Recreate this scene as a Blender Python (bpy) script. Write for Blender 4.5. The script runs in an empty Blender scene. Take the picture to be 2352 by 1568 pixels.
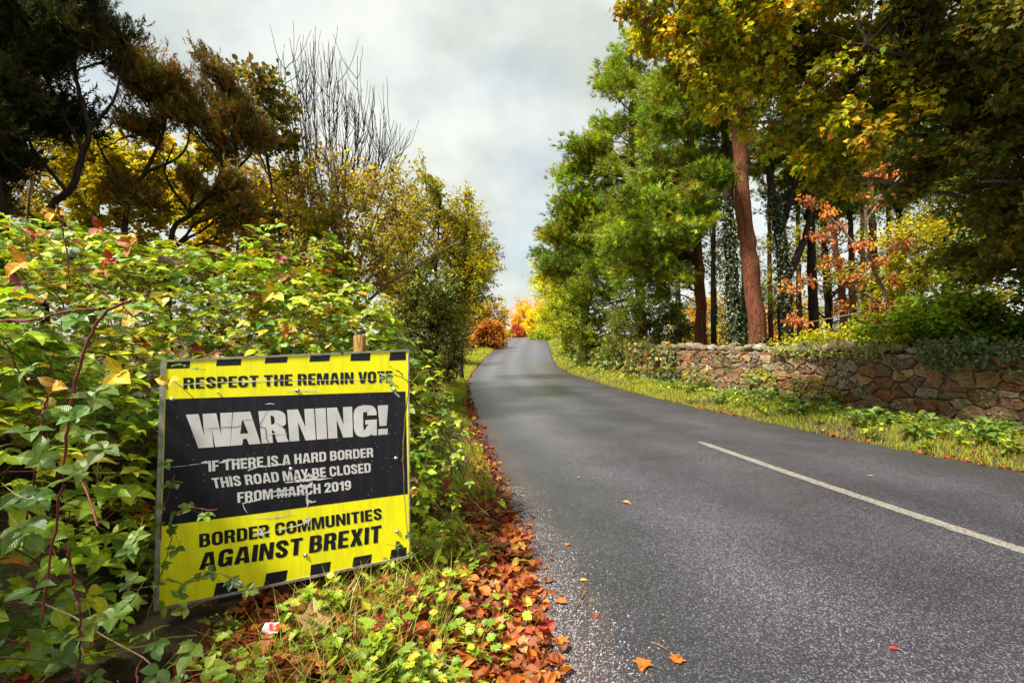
import bpy, math, random
import numpy as np
from mathutils.geometry import tessellate_polygon
from mathutils import Vector

rng = np.random.default_rng(11)
random.seed(5)
R = math.radians
SC = bpy.context.scene
COL = SC.collection

# ------------------------------------------------------------------ camera, sky, sun, exposure
cd = bpy.data.cameras.new("camera")
cam = bpy.data.objects.new("camera", cd)
COL.objects.link(cam)
cam.location = (0, 0, 1.5)
cam.rotation_euler = (R(90), 0, 0)
cd.sensor_width = 36
cd.lens = 36 * 471 / 1024
cd.shift_y = 4 / 1024
cd.clip_start = 0.05
cd.clip_end = 2000
SC.camera = cam

SUN_EL, SUN_AZ = 55.0, 236.0          # azimuth clockwise from +Y: the light comes from behind and left of the camera
world = bpy.data.worlds.new("World")
SC.world = world
world.use_nodes = True
wn, wl = world.node_tree.nodes, world.node_tree.links
bg = wn["Background"]
bg.inputs[1].default_value = 0.1
sky = wn.new("ShaderNodeTexSky")
sky.sky_type = 'NISHITA'
sky.sun_disc = False
sky.sun_elevation = R(SUN_EL)
sky.sun_rotation = R(SUN_AZ)
sky.air_density, sky.dust_density, sky.ozone_density = 1.0, 1.0, 1.0
tc = wn.new("ShaderNodeTexCoord")
mp = wn.new("ShaderNodeMapping")
mp.inputs['Scale'].default_value = (1.5, 1.5, 2.2)
mp.inputs['Location'].default_value = (0.35, 0.2, 0.15)
wl.new(tc.outputs['Generated'], mp.inputs[0])
n1 = wn.new("ShaderNodeTexNoise")
n1.inputs['Scale'].default_value = 1.7
n1.inputs['Detail'].default_value = 7
n1.inputs['Roughness'].default_value = 0.5
wl.new(mp.outputs[0], n1.inputs['Vector'])
n2 = wn.new("ShaderNodeTexNoise")
n2.inputs['Scale'].default_value = 3.1
n2.inputs['Detail'].default_value = 6
wl.new(mp.outputs[0], n2.inputs['Vector'])
r1 = wn.new("ShaderNodeValToRGB")       # where cloud covers the blue
r1.color_ramp.elements[0].position = 0.30
r1.color_ramp.elements[0].color = (0.6, 0.6, 0.6, 1)
r1.color_ramp.elements[1].position = 0.52
r1.color_ramp.elements[1].color = (1, 1, 1, 1)
wl.new(n1.outputs['Fac'], r1.inputs[0])
r2 = wn.new("ShaderNodeValToRGB")       # cloud greys
r2.color_ramp.elements[0].position = 0.38
r2.color_ramp.elements[0].color = (2.95, 3.2, 3.0, 1)
r2.color_ramp.elements[1].position = 0.62
r2.color_ramp.elements[1].color = (4.1, 4.25, 3.98, 1)
wl.new(n2.outputs['Fac'], r2.inputs[0])
mx = wn.new("ShaderNodeMixRGB")
wl.new(r1.outputs[0], mx.inputs[0])
wl.new(sky.outputs[0], mx.inputs[1])
wl.new(r2.outputs[0], mx.inputs[2])
wl.new(mx.outputs[0], bg.inputs[0])

sd = bpy.data.lights.new("sun", 'SUN')
sd.energy = 5.0
sd.angle = R(10)
sd.color = (1.0, 0.94, 0.84)
sun = bpy.data.objects.new("sun", sd)
COL.objects.link(sun)
az, el = R(SUN_AZ), R(SUN_EL)
sdir = Vector((math.sin(az) * math.cos(el), math.cos(az) * math.cos(el), math.sin(el)))
sun.rotation_euler = sdir.to_track_quat('Z', 'Y').to_euler()
sun.location = (0, 0, 30)

vs = SC.view_settings
vs.view_transform = 'Standard'
vs.look = 'None'
vs.exposure = 1.2
vs.gamma = 1
vs.use_curve_mapping = False
SC.cycles.max_bounces = 6
SC.cycles.diffuse_bounces = 3
SC.cycles.glossy_bounces = 2
SC.cycles.transmission_bounces = 4
SC.cycles.use_denoising = True

# ------------------------------------------------------------------ helpers
A = np.asarray


def P(dx, dy, Y):
    """a spot at distance Y seen at (dx, dy) of the 2352 px wide photograph; used to read sizes off the photograph"""
    return np.array([(dx - 1176) / 1082 * Y, Y, 1.5 + (792 - dy) / 1082 * Y])


def unit(v):
    v = np.asarray(v, float)
    return v / np.maximum(np.linalg.norm(v, axis=-1, keepdims=True), 1e-9)


class MB:
    def __init__(s):
        s.v, s.c, s.t, s.q, s.uv, s.n = [], [], [], [], [], 0

    def add(s, V, tris=None, quads=None, col=(.5, .5, .5), uv=None):
        V = np.asarray(V, float).reshape(-1, 3)
        s.v.append(V)
        c = np.asarray(col, float)
        if c.ndim == 1:
            c = np.broadcast_to(c, (len(V), 3))
        s.c.append(c)
        s.uv.append(np.zeros((len(V), 2)) if uv is None else np.asarray(uv, float).reshape(-1, 2))
        if tris is not None and len(tris):
            s.t.append(np.asarray(tris, np.int64).reshape(-1, 3) + s.n)
        if quads is not None and len(quads):
            s.q.append(np.asarray(quads, np.int64).reshape(-1, 4) + s.n)
        s.n += len(V)

    def build(s, name, mat, parent=None, smooth=False):
        me = bpy.data.meshes.new(name)
        if s.n:
            V = np.concatenate(s.v)
            C = np.concatenate(s.c)
            U = np.concatenate(s.uv)
            T = np.concatenate(s.t) if s.t else np.zeros((0, 3), np.int64)
            Q = np.concatenate(s.q) if s.q else np.zeros((0, 4), np.int64)
            me.vertices.add(len(V))
            me.vertices.foreach_set("co", V.astype(np.float32).ravel())
            loops = np.concatenate([T.ravel(), Q.ravel()]).astype(np.int32)
            me.loops.add(len(loops))
            me.loops.foreach_set("vertex_index", loops)
            nT, nQ = len(T), len(Q)
            st = np.concatenate([np.arange(nT) * 3, nT * 3 + np.arange(nQ) * 4]).astype(np.int32)
            me.polygons.add(nT + nQ)
            me.polygons.foreach_set("loop_start", st)
            if smooth:
                me.polygons.foreach_set("use_smooth", np.ones(nT + nQ, bool))
            else:
                me.polygons.foreach_set("use_smooth", np.zeros(nT + nQ, bool))
            at = me.attributes.new("Col", 'FLOAT_COLOR', 'POINT')
            at.data.foreach_set("color", np.concatenate([C, np.ones((len(C), 1))], 1).astype(np.float32).ravel())
            au = me.attributes.new("luv", 'FLOAT2', 'POINT')
            au.data.foreach_set("vector", U.astype(np.float32).ravel())
            me.update(calc_edges=True)
            me.validate()
        me.materials.append(mat)
        o = bpy.data.objects.new(name, me)
        COL.objects.link(o)
        if parent is not None:
            o.parent = parent
            o.matrix_parent_inverse = parent.matrix_world.inverted() if False else o.matrix_parent_inverse
            o.location = -A(parent.location)
        return o


def tag(o, label=None, cat=None, group=None, kind=None):
    if label: o["label"] = label
    if cat: o["category"] = cat
    if group: o["group"] = group
    if kind: o["kind"] = kind
    return o


def thing(name, label, cat, loc=(0, 0, 0), group=None):
    o = bpy.data.objects.new(name, None)
    o.empty_display_size = .2
    o.location = tuple(float(x) for x in loc)
    COL.objects.link(o)
    return tag(o, label, cat, group)


# --- materials
def nodes_of(name):
    m = bpy.data.materials.new(name)
    m.use_nodes = True
    return m, m.node_tree.nodes, m.node_tree.links, m.node_tree.nodes["Principled BSDF"]


def attr(N, name="Col"):
    a = N.new("ShaderNodeAttribute")
    a.attribute_name = name
    return a


def ramp(N, L, src, stops):
    r = N.new("ShaderNodeValToRGB")
    e = r.color_ramp.elements
    while len(e) < len(stops): e.new(0.5)
    for i, (p, c) in enumerate(stops):
        e[i].position = p
        e[i].color = tuple(c) + (1,) if len(c) == 3 else c
    L.new(src, r.inputs[0])
    return r


def noise(N, L, scale, detail=4, rough=.55, vec=None):
    n = N.new("ShaderNodeTexNoise")
    n.inputs['Scale'].default_value = scale
    n.inputs['Detail'].default_value = detail
    n.inputs['Roughness'].default_value = rough
    if vec is None:
        t = N.new("ShaderNodeTexCoord")
        vec = t.outputs['Object']
    L.new(vec, n.inputs['Vector'])
    return n


def mixrgb(N, L, fac, a, b, mode='MIX'):
    m = N.new("ShaderNodeMixRGB")
    m.blend_type = mode
    for i, x in ((0, fac), (1, a), (2, b)):
        if hasattr(x, 'is_linked'): L.new(x, m.inputs[i])
        elif i == 0: m.inputs[0].default_value = x
        else: m.inputs[i].default_value = tuple(x) + (1,)
    return m.outputs[0]


def leaf_material(name, rough=.5, trans=.35, vein=False, spec=.4):
    m, N, L, b = nodes_of(name)
    c = attr(N).outputs['Color']
    n = noise(N, L, 30, 3)
    var = ramp(N, L, n.outputs['Fac'], [(0.3, (.75, .75, .75)), (.7, (1.15, 1.15, 1.15))])
    col = mixrgb(N, L, 1.0, c, var.outputs[0], 'MULTIPLY')
    if vein:
        u = attr(N, "luv").outputs['Vector']
        sx = N.new("ShaderNodeSeparateXYZ"); L.new(u, sx.inputs[0])
        ab = N.new("ShaderNodeMath"); ab.operation = 'ABSOLUTE'; L.new(sx.outputs[0], ab.inputs[0])
        s1 = N.new("ShaderNodeMath"); s1.operation = 'MULTIPLY_ADD'
        L.new(ab.outputs[0], s1.inputs[0]); s1.inputs[1].default_value = -.75; L.new(sx.outputs[1], s1.inputs[2])
        s2 = N.new("ShaderNodeMath"); s2.operation = 'MULTIPLY'; L.new(s1.outputs[0], s2.inputs[0]); s2.inputs[1].default_value = 62
        s3 = N.new("ShaderNodeMath"); s3.operation = 'SINE'; L.new(s2.outputs[0], s3.inputs[0])
        rp = ramp(N, L, s3.outputs[0], [(0.0, (.93, .93, .93)), (.8, (1, 1, 1)), (1, (1.12, 1.12, 1.06))])
        col = mixrgb(N, L, 1.0, col, rp.outputs[0], 'MULTIPLY')
        mid = ramp(N, L, ab.outputs[0], [(0.0, (1.5, 1.4, 1.3)), (.03, (1, 1, 1))])
        col = mixrgb(N, L, 1.0, col, mid.outputs[0], 'MULTIPLY')
        bp = N.new("ShaderNodeBump"); bp.inputs['Strength'].default_value = .25; bp.inputs['Distance'].default_value = .003
        L.new(s3.outputs[0], bp.inputs['Height']); L.new(bp.outputs[0], b.inputs['Normal'])
    L.new(col, b.inputs['Base Color'])
    b.inputs['Roughness'].default_value = rough
    b.inputs['Specular IOR Level'].default_value = spec
    t = N.new("ShaderNodeBsdfTranslucent")
    tcol = mixrgb(N, L, 1.0, col, (1.25, 1.2, .6), 'MULTIPLY')
    L.new(tcol, t.inputs[0])
    ms = N.new("ShaderNodeMixShader")
    ms.inputs[0].default_value = trans
    L.new(b.outputs[0], ms.inputs[1]); L.new(t.outputs[0], ms.inputs[2])
    L.new(ms.outputs[0], N["Material Output"].inputs[0])
    return m


def bark_material(name, scale=14, bump=.6, stretch=.25, rough=.85, crack=.7):
    m, N, L, b = nodes_of(name)
    t = N.new("ShaderNodeTexCoord")
    mpn = N.new("ShaderNodeMapping"); mpn.inputs['Scale'].default_value = (1, 1, stretch)
    L.new(t.outputs['Object'], mpn.inputs[0])
    n = noise(N, L, scale, 6, .65, mpn.outputs[0])
    v = N.new("ShaderNodeTexVoronoi"); v.inputs['Scale'].default_value = scale; v.feature = 'DISTANCE_TO_EDGE'
    wv = N.new("ShaderNodeVectorMath"); wv.operation = 'MULTIPLY_ADD'; L.new(noise(N, L, scale * .6, 4, .6, mpn.outputs[0]).outputs['Color'], wv.inputs[0]); wv.inputs[1].default_value = (.12, .12, .12); L.new(mpn.outputs[0], wv.inputs[2])
    L.new(wv.outputs[0], v.inputs['Vector'])
    r = ramp(N, L, n.outputs['Fac'], [(.3, (.45, .45, .45)), (.68, (1.35, 1.3, 1.25))])
    col = mixrgb(N, L, 1.0, attr(N).outputs['Color'], r.outputs[0], 'MULTIPLY')
    r2 = ramp(N, L, v.outputs['Distance'], [(0, (.45, .42, .4)), (.12, (1, 1, 1))])
    col = mixrgb(N, L, crack, col, r2.outputs[0], 'MULTIPLY')
    L.new(col, b.inputs['Base Color'])
    b.inputs['Roughness'].default_value = rough
    b.inputs['Specular IOR Level'].default_value = .2
    bp = N.new("ShaderNodeBump"); bp.inputs['Strength'].default_value = bump; bp.inputs['Distance'].default_value = .03
    L.new(r2.outputs[0], bp.inputs['Height']); L.new(bp.outputs[0], b.inputs['Normal'])
    return m


def plain(name, col, rough=.6, metal=0, nscale=None, amt=.25, spec=.4):
    m, N, L, b = nodes_of(name)
    if nscale:
        n = noise(N, L, nscale, 6, .6)
        r = ramp(N, L, n.outputs['Fac'], [(.3, tuple(x * (1 - amt) for x in col)), (.7, tuple(min(1, x * (1 + amt * .5)) for x in col))])
        L.new(r.outputs[0], b.inputs['Base Color'])
    else:
        b.inputs['Base Color'].default_value = tuple(col) + (1,)
    b.inputs['Roughness'].default_value = rough
    b.inputs['Metallic'].default_value = metal
    b.inputs['Specular IOR Level'].default_value = spec
    return m


M_BRAMBLE = leaf_material("bramble_leaf", .38, .3, True, .55)
M_LEAF = leaf_material("tree_leaf", .55, .45, False, .25)
M_NEEDLE = leaf_material("pine_needle", .6, .25, False, .15)
M_GRASS = leaf_material("grass_blade", .5, .35)
M_DEAD = leaf_material("dead_leaf", .55, .15, True, .35)
M_BARK = bark_material("bark")
M_PINEBARK = bark_material("pine_bark", 13, .7, .22, .9, .4)
M_STEM = bark_material("stem", 40, .2, .3, .55)


# --- shapes
def tubes(mb, Pn, Rn, sides, col):
    """Pn (n,k,3) polylines, Rn (n,k) radii"""
    Pn = np.asarray(Pn, float); Rn = np.asarray(Rn, float)
    if Pn.ndim == 2: Pn, Rn = Pn[None], Rn[None]
    n, k, _ = Pn.shape
    T = unit(np.gradient(Pn, axis=1))
    ref = np.where(np.abs(T[:, :1, 2:3]) > .9, A([1., 0, 0]), A([0, 0, 1.]))
    ref = np.broadcast_to(ref, T.shape)
    X = unit(np.cross(T, ref)); Y = np.cross(T, X)
    a = np.arange(sides) / sides * 2 * math.pi
    V = Pn[:, :, None] + Rn[:, :, None, None] * (np.cos(a)[:, None] * X[:, :, None] + np.sin(a)[:, None] * Y[:, :, None])
    idx = np.arange(n * k * sides).reshape(n, k, sides)
    nx = np.roll(idx, -1, axis=2)
    Q = np.stack([idx[:, :-1], nx[:, :-1], nx[:, 1:], idx[:, 1:]], -1).reshape(-1, 4)
    c = np.asarray(col, float)
    if c.ndim == 2: c = np.repeat(c, k * sides, axis=0)
    mb.add(V, quads=Q, col=c)


def smooth_line(pts, n, wob=0.0, end=0.0):
    """a Catmull-Rom curve through pts, sampled n times"""
    p = np.asarray(pts, float)
    p = np.concatenate([[2 * p[0] - p[1]], p, [2 * p[-1] - p[-2]]])
    m = len(p) - 3
    t = np.linspace(0, m - 1e-6, n)
    i = t.astype(int); f = (t - i)[:, None]
    a, b, c, d = p[i], p[i + 1], p[i + 2], p[i + 3]
    q = .5 * (2 * b + (c - a) * f + (2 * a - 5 * b + 4 * c - d) * f ** 2 + (3 * b - 3 * c + d - a) * f ** 3)
    if wob:
        w = rng.normal(0, wob, q.shape); w[0] = 0
        q = q + w
    return q


def leaf_template(kind):
    if kind == 'ovate':
        mid = [(0, 0), (0, .3), (0, .65), (0, 1.0)]
        side = [(.19, .10), (.33, .32), (.29, .60), (.11, .86)]
        V = [(x, y, -.10 * (2 * y - 1) ** 2 + .0) for x, y in mid]
        for s in (1, -1):
            V += [(s * x, y, .30 * x - .10 * (2 * y - 1) ** 2) for x, y in side]
        T = []
        for b, flip in ((4, False), (8, True)):
            f = [(0, b, 1), (b, b + 1, 1), (1, b + 1, 2), (b + 1, b + 2, 2), (2, b + 2, 3), (b + 2, b + 3, 3)]
            T += [(t[0], t[2], t[1]) if flip else t for t in f]
    elif kind == 'maple':
        h = [(.05, -.02), (.30, .02), (.42, .10), (.34, .24), (.60, .50), (.34, .50), (.22, .62), (.14, .80)]
        V = [(0, .3, -.03)] + [(x, y, .16 * x) for x, y in h] + [(0, 1, -.12)] + [(-x, y, .16 * x) for x, y in h[::-1]]
        n = len(V) - 1
        T = [(0, i, i % n + 1) for i in range(1, n + 1)]
    elif kind == 'lobed':          # weeds with toothed three part leaves
        h = [(.06, 0), (.34, .08), (.28, .22), (.55, .34), (.40, .46), (.46, .62), (.24, .64), (.26, .82), (.10, .84)]
        V = [(0, .35, -.05)] + [(x, y, .2 * x) for x, y in h] + [(0, 1, -.08)] + [(-x, y, .2 * x) for x, y in h[::-1]]
        n = len(V) - 1
        T = [(0, i, i % n + 1) for i in range(1, n + 1)]
    elif kind == 'curl':           # dry curled leaf
        V = [(0, 0, 0), (0, .5, -.12), (0, 1, .18), (.3, .2, .18), (.36, .55, .25), (.16, .85, .3), (-.3, .2, .22), (-.36, .55, .12), (-.16, .85, .3)]
        T = [(0, 3, 1), (3, 4, 1), (1, 4, 2), (4, 5, 2), (0, 1, 6), (6, 1, 7), (1, 2, 7), (7, 2, 8)]
    elif kind == 'round':
        V = [(0, 0, 0), (.32, .15, .06), (.45, .5, .1), (.3, .85, .05), (0, 1, -.06), (-.3, .85, .05), (-.45, .5, .1), (-.32, .15, .06)]
        T = [(0, 1, 2), (0, 2, 3), (0, 3, 4), (0, 4, 5), (0, 5, 6), (0, 6, 7)]
    elif kind == 'small':
        V = [(0, 0, 0), (.34, .45, .1), (0, 1, -.05), (-.34, .45, .1)]
        T = [(0, 1, 2), (0, 2, 3)]
    elif kind == 'needle':
        r = np.random.default_rng(3)
        V, T = [], []
        for i in range(13):
            a = r.uniform(0, 6.283); s = r.uniform(.15, .75)
            d = unit(A([math.cos(a) * s, 1 - .4 * s, math.sin(a) * s])) * r.uniform(.75, 1.05)
            o = A([0, r.uniform(0, .35), 0])
            w = unit(np.cross(d, r.normal(size=3))) * .042
            k = len(V)
            V += [o - w, o + w, o + d]
            T += [(k, k + 1, k + 2)]
    elif kind == 'spine':          # short gorse sprig
        r = np.random.default_rng(4)
        V, T = [], []
        for i in range(12):
            a = r.uniform(0, 6.283)
            o = A([0, i / 12 * .8, 0])
            d = A([math.cos(a) * .26, .26, math.sin(a) * .26])
            w = unit(np.cross(d, r.normal(size=3))) * .045
            k = len(V)
            V += [o - w, o + w, o + d]
            T += [(k, k + 1, k + 2)]
        k = len(V)
        V += [(-.05, 0, 0), (.05, 0, 0), (0, 1, 0)]; T += [(k, k + 1, k + 2)]
    return A(V, float), A(T)


TEMPL = {k: leaf_template(k) for k in ('ovate', 'maple', 'lobed', 'curl', 'round', 'small', 'needle', 'spine')}


def leaves(mb, kind, pos, ydir, zhint, size, col):
    pos = np.asarray(pos, float)
    n = len(pos)
    if n == 0: return
    tv, tt = TEMPL[kind]
    y = unit(ydir); x = unit(np.cross(y, zhint)); z = np.cross(x, y)
    s = np.broadcast_to(np.asarray(size, float), (n,))[:, None, None]
    curl = rng.uniform(.3, 1.7, (n, 1, 1)); wid = rng.uniform(.8, 1.15, (n, 1, 1))
    V = pos[:, None] + s * (tv[None, :, :1] * wid * x[:, None] + tv[None, :, 1:2] * y[:, None] + tv[None, :, 2:3] * curl * z[:, None])
    k = len(tv)
    T = (tt[None] + (np.arange(n) * k)[:, None, None]).reshape(-1, 3)
    c = np.repeat(np.asarray(col), k, axis=0)
    mb.add(V, tris=T, col=c, uv=np.tile(tv[:, :2], (n, 1)))


def palette(n, pal, jit=.18):
    w = A([p[0] for p in pal], float); w /= w.sum()
    C = A([p[1] for p in pal], float)
    c = C[rng.choice(len(pal), n, p=w)]
    return np.clip(c * np.exp(rng.normal(0, jit, (n, 1))) * np.exp(rng.normal(0, jit * .35, (n, 3))), 0, .9)


def rdirs(n):
    return unit(rng.normal(size=(n, 3)))


def inside(poly, x, y):
    p = np.asarray(poly, float); r = np.zeros(len(x), bool)
    j = len(p) - 1
    for i in range(len(p)):
        c = ((p[i, 1] > y) != (p[j, 1] > y)) & (x < (p[j, 0] - p[i, 0]) * (y - p[i, 1]) / (p[j, 1] - p[i, 1] + 1e-12) + p[i, 0])
        r ^= c; j = i
    return r


# ------------------------------------------------------------------ ground, road
YC = [-12, -8, -3, 0, 2.09, 3.8, 5.5, 7.84, 11, 15, 19, 24, 30, 36.5, 41.5, 52, 66, 80, 100, 140, 420]
XL = [1.2, .9, .6, .35, .19, .08, -.15, -.48, -.95, -1.4, -1.8, -2.07, -2.15, -2.05, -1.8, -1.3, -.45, -.9, -6, -24, -110]
YR = [-12, -8, -3, 0, 2, 4, 5.56, 6.18, 7.13, 8.94, 11.6, 16.4, 24, 30, 36.5, 41.5, 52, 66, 80, 100, 140, 420]
XR = [14.5, 12, 9.7, 8.5, 7.6, 6.8, 6.1, 5.78, 5.45, 5.02, 4.4, 3.69, 3.0, 2.85, 3.05, 3.4, 4.0, 4.8, 4.3, -.8, -18.5, -104]
YZ = [-20, 20, 24, 30, 36.5, 41.5, 52, 66, 74, 82, 110, 420]
ZZ = [0, 0, .02, .2, .57, .85, 1.65, 2.55, 2.78, 2.7, 1.6, 1.5]
_g = np.linspace(-20, 430, 1801)


def _smooth(xs, ys, w):
    k = np.hanning(w + 2)[1:-1]; k /= k.sum()
    v = np.interp(_g, xs, ys)
    return np.convolve(np.pad(v, w // 2, mode='edge'), k, mode='valid')[:len(_g)]


_xl, _xr, _zr = _smooth(YC, XL, 9), _smooth(YR, XR, 7), _smooth(YZ, ZZ, 25)
xl = lambda Y: np.interp(Y, _g, _xl)
xr = lambda Y: np.interp(Y, _g, _xr)
zr = lambda Y: np.interp(Y, _g, _zr)
sstep = lambda e0, e1, x: (lambda t: t * t * (3 - 2 * t))(np.clip((x - e0) / (e1 - e0), 0, 1))


def ground(X, Y):
    X = np.asarray(X, float); Y = np.asarray(Y, float)
    z = zr(Y)
    dl = xl(Y) - X; dr = X - xr(Y)
    foot = np.interp(Y, [-5, 1.2, 2.2, 3.0, 6, 12, 40, 80], [2.2, 2.2, 2.3, 1.25, 1.35, 2.2, 3.6, 2.5])
    hb = np.interp(Y, [-5, 12, 30, 60], [1.0, .9, .5, .1])
    bank = hb * sstep(0, 1.3, -X - foot)
    zl = -.03 + .13 * sstep(0, .9, dl) + bank
    zz = -.03 + .20 * sstep(0, .8, dr) + .35 * sstep(2.4, 6, dr)
    wob = .02 * np.sin(X * 2.3 + Y * 1.7) + .02 * np.sin(X * 5.1 - Y * 3.3)
    side = np.where(dl > 0, zl + wob * sstep(0, .6, dl), np.where(dr > 0, zz + wob * sstep(0, .6, dr), -.07))
    return z + side


Ys = np.concatenate([np.arange(-12, 12, .15), np.arange(12, 80, .6), np.arange(80, 421, 17)])
offs = np.concatenate([[0, .06, .15, .3, .45, .6, .8], np.arange(1, 4, .15), np.arange(4, 9, .5), [10, 13, 18, 26, 40, 70, 130, 260]])
cols = []
for o in offs[::-1]: cols.append(xl(Ys) - o)
for t in (.02, .5, .98): cols.append(xl(Ys) * (1 - t) + xr(Ys) * t)
for o in offs: cols.append(xr(Ys) + o)
GX = np.stack(cols, 1); GY = np.broadcast_to(Ys[:, None], GX.shape)
nr, nc = GX.shape
gi = np.arange(nr * nc).reshape(nr, nc)
mb = MB()
mb.add(np.stack([GX, GY, ground(GX, GY)], -1), quads=np.stack([gi[:-1, :-1], gi[:-1, 1:], gi[1:, 1:], gi[1:, :-1]], -1))
m, N, L, b = nodes_of("earth")
n = noise(N, L, 3.0, 8, .65)
r = ramp(N, L, n.outputs['Fac'], [(.25, (.018, .012, .006)), (.5, (.05, .032, .012)), (.75, (.09, .075, .02))])
nb = noise(N, L, 40, 5, .7)
r3 = ramp(N, L, nb.outputs['Fac'], [(.3, (.4, .4, .4)), (.7, (1.5, 1.35, 1.2))])
L.new(mixrgb(N, L, 1.0, r.outputs[0], r3.outputs[0], 'MULTIPLY'), b.inputs['Base Color'])
b.inputs['Roughness'].default_value = .95
bp = N.new("ShaderNodeBump"); bp.inputs['Strength'].default_value = 1; bp.inputs['Distance'].default_value = .04
L.new(nb.outputs['Fac'], bp.inputs['Height']); L.new(bp.outputs[0], b.inputs['Normal'])
tag(mb.build("ground", m, smooth=True), "dark earth and leaf mould of the verges, hedge bank and fields", "ground", kind="structure")

# road: a sheet with a skirt, slightly crowned
Yr = np.concatenate([np.arange(-12, 30, .2), np.arange(30, 100, .7)])
tt = np.linspace(0, 1, 41)
edge = .035 * np.sin(Yr * 5.3) + .03 * np.sin(Yr * 11.7 + 1) + .02 * np.sin(Yr * 23.1)
LX, RX = xl(Yr) + edge, xr(Yr) + np.roll(edge, 17)
RXg = LX[:, None] * (1 - tt) + RX[:, None] * tt
RZ = zr(Yr)[:, None] + .05 * (1 - (2 * tt - 1) ** 2) + np.where((tt == 0) | (tt == 1), -.004, 0)
V = np.stack([RXg, np.broadcast_to(Yr[:, None], RXg.shape), RZ], -1)
V = np.concatenate([V[:, :1] - [0, 0, .12], V, V[:, -1:] - [0, 0, .12]], 1)
UV = np.stack([np.broadcast_to(np.concatenate([[0], tt, [1]]), V.shape[:2]), np.broadcast_to(Yr[:, None], V.shape[:2])], -1)
nr, nc = V.shape[:2]
gi = np.arange(nr * nc).reshape(nr, nc)
mb = MB()
mb.add(V, quads=np.stack([gi[:-1, :-1], gi[:-1, 1:], gi[1:, 1:], gi[1:, :-1]], -1), uv=UV)


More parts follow.
